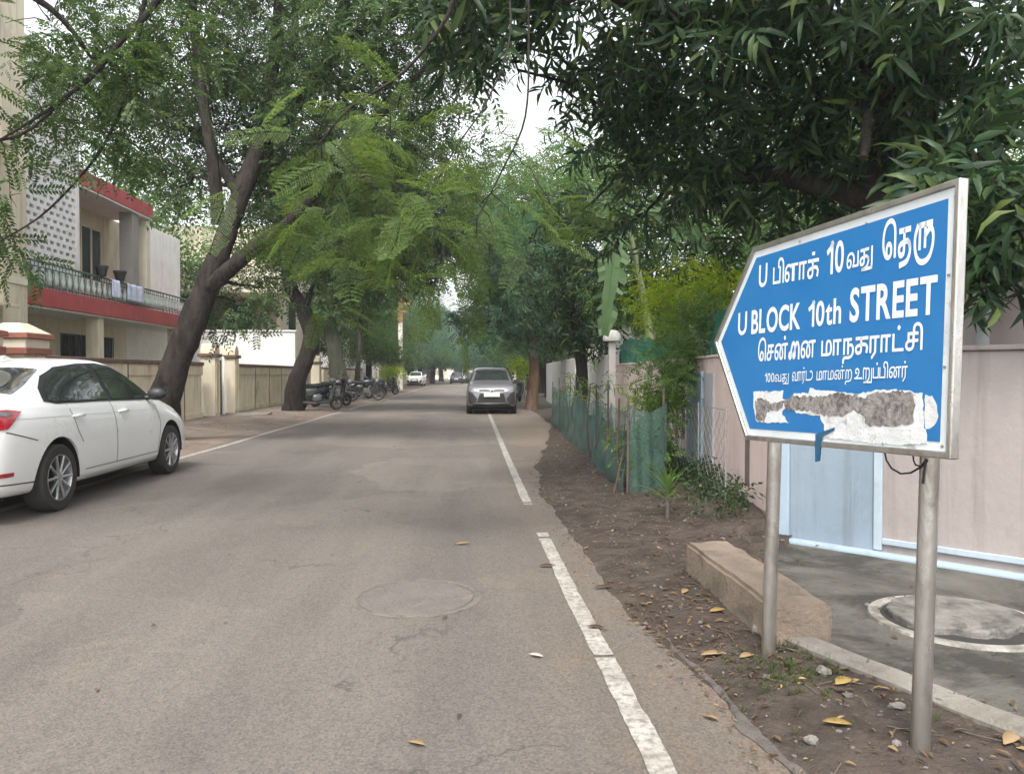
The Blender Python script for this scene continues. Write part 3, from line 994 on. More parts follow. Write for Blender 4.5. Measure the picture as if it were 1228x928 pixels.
# --- further walls and gate pillars on the right
t = thing('compound_wall', 'whitewashed compound wall with a grey sheet gate far along the right verge', 'wall', (3.4, 26, 0))
mb = MB(); mb.wallbox((3.25, 17.4), (3.35, 21.2), -.1, 1.75, .22); mb.build('wall_core', WHITEW, t, True, bevel=.01)
mb = MB(); mb.wallbox((3.36, 24.0), (3.75, 38.0), -.1, 1.8, .22); mb.build('wall_core', WHITEW, t, True, bevel=.01)
mb = MB(); mb.wallbox((3.39, 21.45), (3.36, 23.75), .1, 1.9, .05)
gate = mb.build('gate', M('grey_sheet', (0.36, 0.38, 0.40), (0.30, 0.32, 0.34), 3, .6), t, True)
for y in np.linspace(21.6, 23.6, 7):
    mb = MB(); mb.bx(3.32, 3.355, y, y + .04, .12, 1.88); mb.build('gate_rib', PIPE, gate, True)
for y in (21.32, 23.88):
    mb = MB(); mb.bx(3.2, 3.5, y - .13, y + .13, -.1, 2.05); p_ = mb.build('pillar', WHITEW, t, True, bevel=.01)
    mb = MB(); mb.bx(3.15, 3.55, y - .18, y + .18, 2.051, 2.13); mb.build('cap', ROOF, p_, True, bevel=.015)
t = thing('white_house', 'white house with flat roof mostly hidden by trees on the right side', 'house', (7, 30, 0))
mb = MB(); mb.bx(6.5, 13, 22, 38, -.1, 3.6); mb.build('wall', WHITEW, t, True)
mb = MB(); mb.bx(6.1, 13.3, 21.7, 38.3, 3.61, 3.85); mb.build('roof', ROOF, t, True)
for y0 in (24, 28, 32):
    for z0 in (1.0,):
        mb = MB(); mb.bx(6.46, 6.52, y0, y0 + 1.4, z0, z0 + 1.3); mb.build('window', DGLASS, t, True)

# --- green shade net above the pink wall
def net_material(name, a, b, dens, weave=260.0):
    m, nt, n, l, p = _nt(name)
    co = coord(n, l)
    f = noise(n, l, co, 4, 4, .6)
    l.new(mix(n, l, f, a, b), p.inputs['Base Color'])
    p.inputs['Roughness'].default_value = 0.8
    tr = n.new('ShaderNodeBsdfTransparent')
    tl = n.new('ShaderNodeBsdfTranslucent')
    l.new(mix(n, l, f, a, b), tl.inputs['Color'])
    m1 = n.new('ShaderNodeMixShader'); m1.inputs[0].default_value = .4
    l.new(p.outputs[0], m1.inputs[1]); l.new(tl.outputs[0], m1.inputs[2])
    wv = n.new('ShaderNodeTexVoronoi'); wv.inputs['Scale'].default_value = weave
    l.new(co, wv.inputs['Vector'])
    r = _ramp(n, dens - .2, dens + .1)
    l.new(wv.outputs['Distance'], r.inputs[0])
    m2 = n.new('ShaderNodeMixShader')
    l.new(r.outputs[0], m2.inputs[0])
    l.new(m1.outputs[0], m2.inputs[1]); l.new(tr.outputs[0], m2.inputs[2])
    l.new(m2.outputs[0], n['Material Output'].inputs['Surface'])
    MATS[name] = m
    return m
NETG = net_material('green_shade_net', (0.02, 0.17, 0.115), (0.03, 0.21, 0.14), 0.80)
NETD = net_material('dark_green_net', (0.080, 0.165, 0.145), (0.135, 0.235, 0.21), 0.60)
STICKM = M('weathered_stick', (0.11, 0.085, 0.065), (0.07, 0.055, 0.045), 8, .9, bmp=.5)
t = thing('shade_net', 'green shade net stretched on poles above the pink wall', 'net', V(wallx(9) + .12, 9, WT))
y0, y1 = wy(874) - .9, wy(738)
mb = MB()
def netf(a, b):
    y = lerp(y0, y1, a)
    top = 1.93 + 0.06 * math.sin(a * 9) - .05 * abs(math.sin(a * 14)) + .04 * nz(0, y, 2, 1)
    return V(wallx(y) + .1 + .035 * math.sin(y * 6 + b * 2) + .03 * nz(b * 2, y, 2.5, 7) , y, lerp(WT - .03, top, b))
mb.grid(netf, 90, 8); mb.build('net', NETG, t, True, smooth=80, fix=False)
for a in (0.02, .22, .42, .62, .82, .98):
    y = lerp(y0, y1, a)
    mb = MB(); mb.tube([V(wallx(y) + .16, y, 0.5), V(wallx(y) + .15, y + .01, 2.0)], .018, 8); mb.build('pole', STICKM, t, True, smooth=50)

# --- waist-high net fence round the saplings
fx = [(7.75, 1.58), (9.2, 1.62), (11.2, 1.70), (13.5, 1.78), (16, 1.88), (19, 1.98)]
t = thing('net_fence', 'waist high dark green net fence on thin sticks round the saplings', 'fence', (1.75, 12, 0))
def fxx(y): return interp(y, fx)
mb = MB()
def nf(a, b):
    y = 7.75 + (19 - 7.75) * a
    u = (y * 1.05) % 1.0
    top = 1.0 - 0.12 * math.sin(u * PI) + .07 * nz(0, y, 1.3, 2)
    return V(fxx(y) + .05 * math.sin(y * 7 + 2 * b) * (1 - .3 * b) + .06 * nz(b * 2, y, 2, 9), y, lerp(.04, top, b))
mb.grid(nf, 200, 10)
def nf2(a, b):
    x = lerp(fxx(7.75), fxx(7.75) + .45, a)
    return V(x, 7.75 + .02 * math.sin(a * 20 + b) + .12 * a, lerp(.05, 1.0 - .1 * math.sin(a * PI), b))
mb.grid(nf2, 24, 10)
mb.build('net', NETD, t, True, smooth=80, fix=False)
random.seed(3)
for y in (7.72, 8.15, 9.0, 10.0, 11.1, 12.3, 13.5, 15, 16.6, 18.9):
    x = fxx(y); h = random.uniform(1.02, 1.22)
    mb = MB(); mb.tube([V(x, y, -.05), V(x + random.uniform(-.03, .03), y + random.uniform(-.05, .05), h * .5), V(x + random.uniform(-.06, .06), y + random.uniform(-.12, .12), h)], [.016, .014, .011], 7)
    mb.build('stake', STICKM, t, True, smooth=60)
mb = MB(); mb.tube([V(1.46, 7.9, 0), V(1.7, 7.85, 1.05)], .011, 6); mb.build('stake', STICKM, t, True, smooth=60)
mb = MB(); mb.tube([V(1.98, 7.85, -.05), V(2.0, 7.9, 1.15)], .013, 6); mb.build('stake', STICKM, t, True, smooth=60)

# --- chain link panel in front of the pilaster
GALV = M('galvanised_wire', (0.42, 0.42, 0.41), (0.32, 0.31, 0.30), 20, .5, metal=.7)
p0, p1 = V(2.42, 8.9, 0), V(2.28, 6.75, 0)
t = thing('chain_link_panel', 'short rusty chain link mesh panel leaning in front of the pink wall', 'fence', (p0 + p1) / 2)
dv = (p1 - p0); ln = dv.length; dv.normalize()
mb = MB()
pit = 0.085
for k in range(int(ln / pit)):
    s = k * pit
    pts = []
    for j in range(12):
        pts.append(p0 + dv * (s + (pit / 2) * (1 if (j + k) % 2 else -1) + pit / 2) + V(0.004 * (-1) ** j, 0, .12 + j * .075))
    mb.tube(pts, .0022, 4, cap=False)
mb.build('mesh', GALV, t, True)
for s in (0, ln * .5, ln):
    mb = MB(); q = p0 + dv * s; mb.tube([q, q + V(0, 0, 1.0)], .010, 8); mb.build('post', GALV, t, True, smooth=50)
mb = MB(); mb.tube([p0 + V(0, 0, .97), p1 + V(0, 0, .97)], .004, 6); mb.build('top_wire', GALV, t, True)

# --- pale post with a rounded cap, beside the shade net
q = gnd(733, 500); q = V(wallx(15.2) - .28, 14.6, 0)
t = thing('capped_post', 'pale slim post with a white rounded cap beside the end of the green net', 'post', q)
mb = MB(); mb.box(q + V(0, 0, .95), (.13, .13, 1.9)); mb.build('pole', ROOF, t, True, bevel=.01)
mb = MB(); mb.lathe([(.17, 1.93), (.18, 1.98), (.16, 2.07), (.10, 2.13), (0, 2.15)], c=q, n=20)
mb.lathe([(0, 1.90), (.16, 1.93)], c=q, n=20); mb.build('cap', M('soiled_white', (.52, .51, .48), (.36, .35, .32), 9, .85), t, True, smooth=50)
# ================================================================== LEFT-HAND SIDE: compound wall, houses
CREAM = M('cream_wash', (0.68, 0.61, 0.46), (0.60, 0.535, 0.41), 1.4, .9, bmp=.2, bscale=20, spots=(0.38, 0.33, 0.25), spot_scale=1.3, spot_amt=(.56, .76), stretch=(1, 1, .5), streak=(.33,.285,.21))
CREAMD = M('soiled_cream', (0.70, 0.61, 0.44), (0.58, 0.50, 0.355), 1.8, .92, bmp=.25, bscale=22, spots=(0.30, 0.25, 0.18), spot_scale=1.6, spot_amt=(.54, .74), stretch=(1, 1, .45), streak=(.22,.185,.135))
CREAML = M('pale_cream', (0.70, 0.64, 0.51), (0.63, 0.57, 0.45), 1.4, .9, spots=(0.48, 0.43, 0.34), spot_scale=1.3, spot_amt=(.58, .78), streak=(.42,.375,.30))
TERRA = M('terracotta_paint', (0.30, 0.11, 0.075), (0.23, 0.085, 0.06), 4, .8, spots=(.16, .08, .06), spot_scale=4)
BROWN = M('brown_coping', (0.16, 0.10, 0.075), (0.115, 0.075, 0.06), 4, .9, spots=(.22, .17, .13), spot_scale=3)
REDB = M('red_band', (0.42, 0.075, 0.075), (0.34, 0.06, 0.062), 2, .8, spots=(.24, .06, .06), spot_scale=1.6, spot_amt=(.56, .74), streak=(.20,.06,.055))
GRILLE = M('grille_and_shade_dark', (0.035, 0.033, 0.035), rough=.6)  # also colours the shade sheet between the gate pillars
RAILM = M('rail_paint', (0.10, 0.17, 0.14), (0.05, 0.08, 0.07), 5, .6)
RAILW = M('rail_concrete', (0.52, 0.56, 0.52), (0.40, 0.45, 0.41), 4, .85)
JALI = M('white_jali', (0.74, 0.73, 0.72), (0.64, 0.63, 0.62), 3, .85, spots=(.46, .45, .44), spot_scale=2)
SHADE = M('shade_grey_plaster', (0.30, 0.28, 0.25), (0.25, 0.235, 0.21), 2, .9)  # grey of the shaded balcony recess; one column shares it
WX = -7.6
def lwy(px): return WX / ray(px, 450).x

# --- cream compound wall with recessed panels
t = thing('compound_wall', 'soiled cream compound wall with recessed panels and brown coping along the left verge', 'wall', (WX, 24, 0))
H = 1.62
for y0, y1 in ((13.6, lwy(243)), (lwy(284) , lwy(371)), (lwy(388), 52)):
    mb = MB(); mb.bx(WX - .2, WX - .03, y0, y1, -.1, H - .1); mb.build('wall_core', CREAMD, t, True, bevel=.01)
    n = max(2, int((y1 - y0) / 1.55))
    ys = np.linspace(y0, y1, n + 1)
    mb = MB()
    for y in ys[:-1]: mb.bx(WX - .031, WX + .012, y + .002, y + .22, -.1, H - .101)
    mb.bx(WX - .031, WX + .010, y0, y1, -.1, .22); mb.bx(WX - .031, WX + .009, y0, y1, H - .36, H - .1)
    mb.build('pilasters', CREAMD, t, True, bevel=.006)
    mb = MB()
    for y in ys[1:-1]: mb.bx(WX - .02, WX + .016, y + .22, y + .27, .0, H - .101)
    if len(ys) > 2: mb.build('brown_strips', BROWN, t, True)  # narrow brown strip along one side of each inner pilaster
    mb = MB(); mb.bx(WX - .26, WX + .05, y0, y1, H - .099, H); mb.build('coping', BROWN, t, True, bevel=.015)
# low terracotta coped stretch by the balcony house
def arch_pillar(y, label, x=WX, w=.42):
    t = thing('gate_pillar', label, 'pillar', (x, y, 0))
    mb = MB(); mb.bx(x - w / 2, x + w / 2, y - w / 2, y + w / 2, -.1, 1.78); mb.build('shaft', CREAM, t, True, bevel=.01)
    mb = MB(); mb.bx(x - w / 2 - .06, x + w / 2 + .06, y - w / 2 - .06, y + w / 2 + .06, 1.781, 1.87); mb.build('neck', BROWN, t, True, bevel=.012)
    mb = MB()
    pr = [(-w / 2, 0)] + [(w / 2 * math.cos(a) * -1, .30 * math.sin(a)) for a in np.linspace(0.05, PI - .05, 14)] + [(w / 2, 0)]
    mb.prism(pr, x - w / 2, w, lambda u, v, q: V(q, y + u, 1.871 + v)); mb.build('arched_cap', CREAMD, t, True, bevel=.01)
    mb = MB()
    for s in np.linspace(-.3, .3, 3): mb.bx(x + w / 2, x + w / 2 + .025, y + s * w - .035, y + s * w + .035, .15, 1.6)
    mb.build('fluting', CREAMD, t, True, bevel=.01)
    return t
arch_pillar(lwy(252), 'cream gate pillar with arched cap, the nearer one of the pair with the white pipe')
arch_pillar(lwy(276), 'cream gate pillar with arched cap, the farther one of the pair with the white pipe')
arch_pillar(lwy(379), 'cream gate pillar with arched cap behind the leaning second tree')
yp = (lwy(252) + lwy(276)) / 2
t = thing('drain_pipe', 'white plastic pipe upright in the gap between two cream gate pillars', 'pipe', (WX + .1, yp, 0))
mb = MB(); mb.tube([V(WX + .08, yp, -.05), V(WX + .08, yp, 1.75), V(WX + .02, yp, 1.82)], .05, 12); mb.build('pipe', WHITEW, t, True, smooth=50)
mb = MB(); mb.bx(WX - .12, WX - .05, yp - .3, yp + .3, 0, 1.7); mb.build('slit_shade', GRILLE, t, True)  # dark sheet standing for the shade in the slit behind the pipe
mb = MB(); mb.box((WX + .75, yp + .2, .06), (1.3, .9, .07), (0.02, -.03, .1)); o = mb.build('stone_slab', KERB, None, bevel=.02)
tag(o, 'flat grey stone slab lying at the foot of the two cream pillars', 'slab')

def roof_pillar(y, label, x=WX - .1, w=.62, h=1.62):
    t = thing('gate_pillar', label, 'pillar', (x, y, 0))
    mb = MB(); mb.bx(x - w / 2, x + w / 2, y - w / 2, y + w / 2, -.1, h); mb.build('shaft', CREAM, t, True, bevel=.01)
    mb = MB(); mb.box((x, y, h + .05), (w + .16, w + .16, .1)); mb.build('neck', TERRA, t, True, bevel=.012)
    mb = MB(); mb.box((x, y, h + .18), (w + .10, w + .10, .155)); mb.build('block', CREAML, t, True, bevel=.012)
    mb = MB(); mb.box((x, y, h + .305), (w + .22, w + .22, .09), taper=.97); mb.build('eave', TERRA, t, True, bevel=.012)
    mb = MB(); mb.box((x, y, h + .44), (w + .16, w + .16, .175), taper=.35); mb.build('cap', CREAML, t, True, bevel=.015)
roof_pillar(13.2, 'stepped cream and terracotta gate pillar just above the roof of the white car')
roof_pillar(11.9, 'larger stepped cream and terracotta pillar at the edge of the street beyond the white car')

# --- cream apartment block at the edge
FX = -10.7
t = thing('apartment_block', 'tall cream apartment block at the edge with dark windows', 'building', (-14, 14.5, 0))
mb = MB(); mb.bx(-20, FX, 9, 17.5, -.1, 13.0); mb.build('wall', CREAML, t, True, bevel=.02)
mb = MB(); mb.bx(FX - .6, FX + .22, 17.5, 18.45, -.1, 13.0); mb.build('corner_pier', CREAM, t, True, bevel=.02)
mb = MB(); mb.bx(FX - .62, FX + .25, 17.45, 18.49, 3.35, 3.5); mb.build('string_course', CREAML, t, True, bevel=.01)
for z0, z1 in ((.9, 2.6), (4.3, 6.1), (7.5, 9.3)):
    for y0 in (10.6, 13.2, 15.8):
        mb = MB(); mb.bx(FX - .05, FX + .012, y0, y0 + 1.35, z0, z1); w = mb.build('window', DGLASS, t, True)
        mb = MB()
        for a in (y0 - .05, y0 + .65, y0 + 1.35): mb.bx(FX, FX + .045, a, a + .06, z0 - .05, z1 + .05)
        for a in (z0 - .05, z1): mb.bx(FX, FX + .043, y0 + .01, y0 + 1.35, a, a + .055)
        mb.build('frame', WHITEW, w, True)
        mb = MB(); mb.box((FX + .32, y0 + .68, z1 + .22), (.62, 1.9, .07), (0, .12, 0)); mb.build('sunshade', CREAML, t, True, bevel=.01)

# --- balcony house
HY0, HY1 = 18.5, 33.0
t = thing('balcony_house', 'two storey cream house with red slab bands, pierced white screen and balcony railing', 'house', (-15, 26, 0))
BX = FX - 1.5
jy0, jy1, jz0, jz1 = 18.65, 21.55, 3.45, 9.6
mb = MB(); mb.bx(-22, BX, HY0, 27.4, -.1, 6.5); mb.bx(-22, FX - .8, HY0, jy1, 6.5, 9.6); mb.build('wall', CREAM, t, True, bevel=.02)
mb = MB(); mb.bx(-22, BX - .1, 27.41, HY1 - .4, -.1, 6.9); mb.build('wall', WHITEW, t, True, bevel=.02)
mb = MB(); mb.bx(-22.3, FX - .1, jy1 + .08, 26.3, 6.5, 6.95)
mb.build('roof_slab', [REDB], t, True, bevel=.015)
mb = MB(); mb.bx(BX + .01, FX - .12, jy1 + .08, 26.28, 6.455, 6.499); mb.build('soffit', WHITEW, t, True)
# curved first floor slab
sl = [(BX + .002, HY0), (FX, HY0), (FX, 27.0)] + [(FX - .9 + .9 * math.cos(a), 27.0 + 6.0 * math.sin(a)) for a in np.linspace(.1, PI / 2, 12)] + [(BX + .002, 33.0)]
mb = MB(); mb.prism(sl, 2.98, .46); mb.build('floor_slab', REDB, t, True, bevel=.012)
mb = MB(); mb.prism([(lerp(x, BX, .04), y) for x, y in sl], 2.93, .045); mb.build('soffit', WHITEW, t, True)
# pierced screen: a real lattice of small openings
mb = MB()
pw, ph = .30, .19
rows = int((jz1 - jz0) / ph)
for k in range(rows + 1):
    z = jz0 + k * ph
    mb.bx(FX - .32, FX - .20, jy0, jy1, z - .05, z + .05)
for k in range(rows):
    off = (k % 2) * pw / 2
    y = jy0 + off
    while y < jy1:
        z = jz0 + k * ph
        mb.bx(FX - .319, FX - .201, max(jy0, y - .058), min(jy1, y + .058), z + .05, z + ph - .05)
        y += pw
mb.bx(FX - .36, FX - .17, jy1 - .1, jy1 + .06, jz0, jz1)
mb.build('pierced_screen', JALI, t, True)
mb = MB(); mb.bx(FX - .75, FX - .66, jy0, jy1, jz0, jz1); mb.build('screen_shade', M('shade_dim_grey', (.16,.15,.14), rough=.9), t, True)  # dark sheet, painted shade behind the screen openings
# upper storey openings and columns
mb = MB(); mb.bx(BX - .02, BX + .012, 22.4, 23.9, 3.46, 6.1); mb.build('door_opening', GRILLE, t, True)
mb = MB(); mb.bx(BX - .02, BX + .014, 24.3, 25.5, 4.3, 5.9); w = mb.build('window', DGLASS, t, True)
mb = MB()
for y in (24.24, 24.87, 25.5): mb.bx(BX, BX + .05, y, y + .06, 4.25, 5.95)
mb.bx(BX, BX + .048, 24.25, 25.5, 4.24, 4.30); mb.bx(BX, BX + .048, 24.25, 25.5, 5.9, 5.96); mb.build('frame', CREAML, w, True)
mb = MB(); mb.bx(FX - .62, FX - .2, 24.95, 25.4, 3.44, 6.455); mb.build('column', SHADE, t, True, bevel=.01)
mb = MB(); mb.bx(FX - .5, FX - .2, 26.0, 26.27, 3.44, 6.455); mb.build('column', CREAML, t, True, bevel=.01)
# railing: top and bottom bars with ornamental balusters
path = [(FX - .06, y) for y in np.arange(HY0 + .1, 27.0, .16)] + [(FX - .96 + .9 * math.cos(a), 27.0 + 5.9 * math.sin(a)) for a in np.linspace(0, PI / 2, 36)]
mb = MB()
mb.tube([V(x, y, 4.08) for x, y in path], .030, 6); mb.tube([V(x, y, 3.50) for x, y in path], .022, 6); mb.tube([V(x, y, 3.95) for x, y in path], .014, 6)
for i, (x, y) in enumerate(path):
    mb.tube([V(x, y, 3.44), V(x, y, 4.08)], .011, 5)
mb.build('railing', RAILM, t, True)
mb = MB()
for i, (x, y) in enumerate(path):
    if i % 2 == 0 or y > 24.5:
        mb.lathe([(.0, 3.52), (.050, 3.56), (.075, 3.70), (.035, 3.82), (.055, 3.90), (0, 3.93)], c=(x, y, 0), n=8)
mb.build('balusters', RAILW, t, True, smooth=50)
# ground floor
mb = MB(); mb.bx(BX - .01, BX + .012, 21.2, 22.3, .1, 2.5); d_ = mb.build('door', GRILLE, t, True)
mb = MB(); mb.bx(BX, BX + .06, 21.1, 21.2, 0, 2.6); mb.bx(BX, BX + .06, 22.3, 22.4, 0, 2.6); mb.bx(BX, BX + .058, 21.19, 22.31, 2.5, 2.6); mb.build('frame', CREAMD, d_, True)
mb = MB(); mb.bx(BX - .01, BX + .012, 23.1, 26.3, .4, 2.5); w = mb.build('window', DGLASS, t, True)
mb = MB()
for y in np.arange(23.1, 26.35, .2): mb.bx(BX + .03, BX + .055, y - .015, y + .015, .4, 2.5)
for z in (.4, 1.1, 1.8, 2.48): mb.bx(BX + .027, BX + .052, 23.1, 26.3, z - .015, z + .02)
mb.build('grille', GRILLE, w, True)
mb = MB(); mb.bx(FX - .5, FX - .15, 22.55, 22.9, 0, 2.93); mb.build('column', CREAM, t, True, bevel=.01)
mb = MB(); mb.bx(FX - .5, FX - .15, 28.4, 28.75, 0, 2.93); mb.build('column', CREAM, t, True, bevel=.01)
mb = MB(); mb.bx(BX, BX + .014, 19.6, 20.6, 1.2, 2.4); w = mb.build('window', M('bluish_pane', (.22, .30, .33), (.15, .2, .23), 9, .4), t, True)
mb = MB()
for z in np.arange(1.2, 2.41, .2): mb.bx(BX + .01, BX + .06, 19.6, 20.6, z - .025, z + .025)
for y in np.arange(19.6, 20.65, .2): mb.bx(BX + .012, BX + .058, y - .025, y + .025, 1.2, 2.4)
mb.build('lattice', CREAML, w, True)
# washing and pots on the balcony
CLOTH = M('washed_cloth', (0.62, 0.66, 0.76), (0.42, 0.48, 0.66), 5, .9, spots=(.70, .72, .76), spot_scale=4)
def washing(y0, y1, label):
    mb = MB()
    mb.grid(lambda a, b: V(FX + .0 + (.05 if b < .12 else .02) * math.sin(a * 17) + (-.05 + .1 * min(1, b * 6)), lerp(y0, y1, a), 4.13 - .62 * max(0, b - .08) + (.0 if b > .1 else -.03)), 26, 10)
    o = mb.build('hanging_cloth', CLOTH, None, smooth=80)
    tag(o, label, 'laundry', 'washing over the balcony railing')
    mod = o.modifiers.new('thick', 'SOLIDIFY'); mod.thickness = .006
washing(23.0, 23.55, 'pale blue cloth hung over the balcony railing next to the dark pot')
washing(24.0, 25.2, 'wide blue and white cloth hung over the balcony railing near the grey column')
POT = M('black_pot', (.03, .03, .035), rough=.5)
for y, lb in ((22.6, 'black pot standing on the balcony railing against the pierced screen'), (23.75, 'black pot standing on the balcony railing between two hung cloths')):
    mb = MB(); mb.lathe([(0, 4.115), (.12, 4.115), (.17, 4.35), (.19, 4.36), (.19, 4.42), (.15, 4.42), (.14, 4.36), (0, 4.34)], c=(FX - .06, y, 0), n=16)
    o = mb.build('flower_pot', POT, None, smooth=40); tag(o, lb, 'pot', 'pots on the balcony')

# --- white side wall and the houses beyond
t = thing('white_side_wall', 'tall bright white plot wall rising behind the cream compound wall', 'wall', (-10.3, 34.2, 0))
mb = MB(); mb.bx(-13.8, WX - .3, 34.1, 34.35, -.1, 3.15); mb.build('wall_core', WHITEW, t, True, bevel=.01)
mb = MB(); mb.bx(-13.85, WX - .25, 34.05, 34.4, 3.151, 3.22); mb.build('coping', WHITEW, t, True, bevel=.01)
t = thing('cream_house', 'cream house with a deep grey shaded balcony above the white plot wall', 'house', (-13, 42, 0))
mb = MB(); mb.bx(-20, -9.6, 38.4, 48, -.1, 8.6); mb.build('wall', CREAML, t, True)
mb = MB(); mb.bx(-17, -9.0, 36.2, 38.4, 5.1, 6.3); mb.build('balcony_parapet', CREAML, t, True, bevel=.02)
mb = MB(); mb.bx(-17, -9.05, 36.2, 38.41, 2.9, 3.2); mb.build('balcony_slab', CREAM, t, True)
mb = MB(); mb.bx(-16.5, -9.8, 38.34, 38.42, 3.2, 5.0); mb.build('balcony_shade', SHADE, t, True)  # grey sheet with the balcony's shade put into its colour
for x in (-14.6, -12.2):
    mb = MB(); mb.bx(x, x + 1.2, 38.30, 38.35, 3.5, 4.7); mb.build('window', DGLASS, t, True)
for z0 in (3.6, 6.6):
    for y0 in (40, 43.5):
        mb = MB(); mb.bx(-9.62, -9.57, y0, y0 + 1.5, z0, z0 + 1.4); mb.build('window', DGLASS, t, True)
t = thing('white_gable_house', 'white house with a sloping tiled eave beyond the third trunk', 'house', (-12, 60, 0))
mb = MB(); mb.bx(-19, -8.6, 53, 68, -.1, 5.2); mb.build('wall', WHITEW, t, True)
mb = MB(); mb.prism([(-8.0, 5.0), (-13.8, 7.6), (-19.6, 5.0), (-19.6, 5.2), (-13.8, 7.85), (-8.0, 5.22)], 52.4, 16, lambda u, v, w: V(u, w, v)); mb.build('roof', TERRA, t, True)
for y0 in (55, 59, 63):
    mb = MB(); mb.bx(-8.63, -8.57, y0, y0 + 1.4, 2.4, 4.2); mb.build('window', DGLASS, t, True)
t = thing('cream_shop', 'low cream building with an orange panel far down the left side', 'building', (-10, 78, 0))
mb = MB(); mb.bx(-18, -8.2, 71, 90, -.1, 4.4); mb.build('wall', CREAML, t, True)
mb = MB(); mb.bx(-8.2, -8.1, 74, 79, 2.4, 4.0); mb.build('orange_panel', M('orange_paint', (.62, .30, .06), (.55, .25, .05), 3, .7), t, True)
mb = MB(); mb.bx(-8.2, -8.15, 81, 84, .2, 2.6); mb.build('door', GRILLE, t, True)
t = thing('compound_wall', 'pale low wall with a white gate far down the left side', 'wall', (-7.7, 66, 0))
mb = MB(); mb.bx(-7.9, -7.65, 52.2, 58, -.1, 1.7); mb.build('wall_core', WHITEW, t, True)
mb = MB(); mb.bx(-7.85, -7.75, 58, 61.5, .05, 1.9); mb.build('gate', WHITEW, t, True)
mb = MB(); mb.bx(-7.9, -7.65, 61.5, 88, -.1, 1.8); mb.build('wall_core', CREAML, t, True)

# --- pole with a pale foot and rusty head
POLEM = M('pole_white', (.66, .62, .54), (.55, .50, .42), 3, .8)
POLER = M('pole_rust', (.36, .16, .085), (.28, .12, .07), 4, .85)
q = V(-5.55, 58, 0)
t = thing('utility_pole', 'pale utility pole with a rusty brown head and a dark meter box', 'pole', q)
mb = MB(); mb.tube([q, q + V(0, 0, 5.2)], [.20, .17], 14); mb.build('shaft', POLEM, t, True, smooth=50)
mb = MB(); mb.tube([q + V(0, 0, 5.2), q + V(0, 0, 7.2)], [.21, .17], 12); mb.box(q + V(0, 0, 6.6), (1.5, .12, .14)); mb.box(q + V(.0, 0, 6.0), (1.1, .12, .14)); mb.build('head', POLER, t, True)
mb = MB(); mb.box(q + V(0, -.26, 2.1), (.7, .26, .6)); mb.build('meter_box', GRILLE, t, True, bevel=.02)
# far houses closing the street
for i, (x0, x1, y0, y1, h, m_, lb) in enumerate(((-30, -9, 98, 118, 7.5, CREAML, 'far cream house at the end of the street on the left'), (6.5, 22, 50, 72, 7.0, CREAM, 'far cream house behind the right hand trees'), (7, 26, 84, 110, 8.0, WHITEW, 'far white house near the end of the street on the right'), (-14, 14, 190, 205, 9, CREAML, 'distant pale house closing the end of the street'))):
    t = thing('far_house', lb, 'house', ((x0 + x1) / 2, y0, 0))
    mb = MB(); mb.bx(x0, x1, y0, y1, -.1, h); mb.build('wall', m_, t, True)
    mb = MB(); mb.bx(x0 - .3, x1 + .3, y0 - .3, y1 + .3, h + .001, h + .25); mb.build('roof', ROOF, t, True)
    for k in range(4):
        for z in (1.2, 4.2):
            xx = lerp(x0 + 1, x1 - 2.4, k / 3)
            mb = MB(); mb.bx(xx, xx + 1.4, y0 - .04, y0 + .02, z, z + 1.4); mb.build('window', DGLASS, t, True)
# ================================================================== VEHICLES
def car_paint(name, col, metal=0.0, rough=0.28):
    return M(name, col, tuple(c * .96 for c in col), 2.0, rough, metal=metal, coat=0.8, rvar=0.03, spots=tuple(c * .8 for c in col), spot_scale=3, spot_amt=(.62, .9))
CWHITE = car_paint('car_white', (0.80, 0.80, 0.79))
CGREY = car_paint('car_silver_grey', (0.21, 0.208, 0.222), .4, .3)
CDARK = car_paint('car_dark', (0.05, 0.055, 0.07), .3, .3)
TYRE = M('tyre_rubber', (.022, .021, .020), (.035, .032, .029), 14, .85, bmp=.2, bscale=60)
ALLOY = M('alloy_rim', (.50, .50, .51), (.42, .42, .43), 8, .33, metal=.85)
WELL = M('wheel_well', (.012, .012, .012), rough=.9)
GLASS = M('tinted_glass', (.030, .036, .036), (.024, .029, .029), 3, .04, rvar=0, coat=1.0, spec=1.0)
BLKP = M('black_plastic', (.018, .018, .019), (.025, .025, .025), 10, .5)
CHROME = M('chrome', (.65, .65, .66), (.6, .6, .6), 5, .12, metal=1.0, rvar=.02)
TRED = M('tail_red', (.36, .010, .022), (.28, .008, .016), 14, .15, coat=1.0, rvar=.02)
LCLEAR = M('lamp_clear', (.20, .205, .22), (.11, .115, .125), 16, .35, coat=.2, rvar=.05)
PLATE = M('plate_white', (.74, .74, .72), (.68, .68, .66), 9, .5)
GAP = M('panel_gap', (.05, .05, .05), rough=.8)

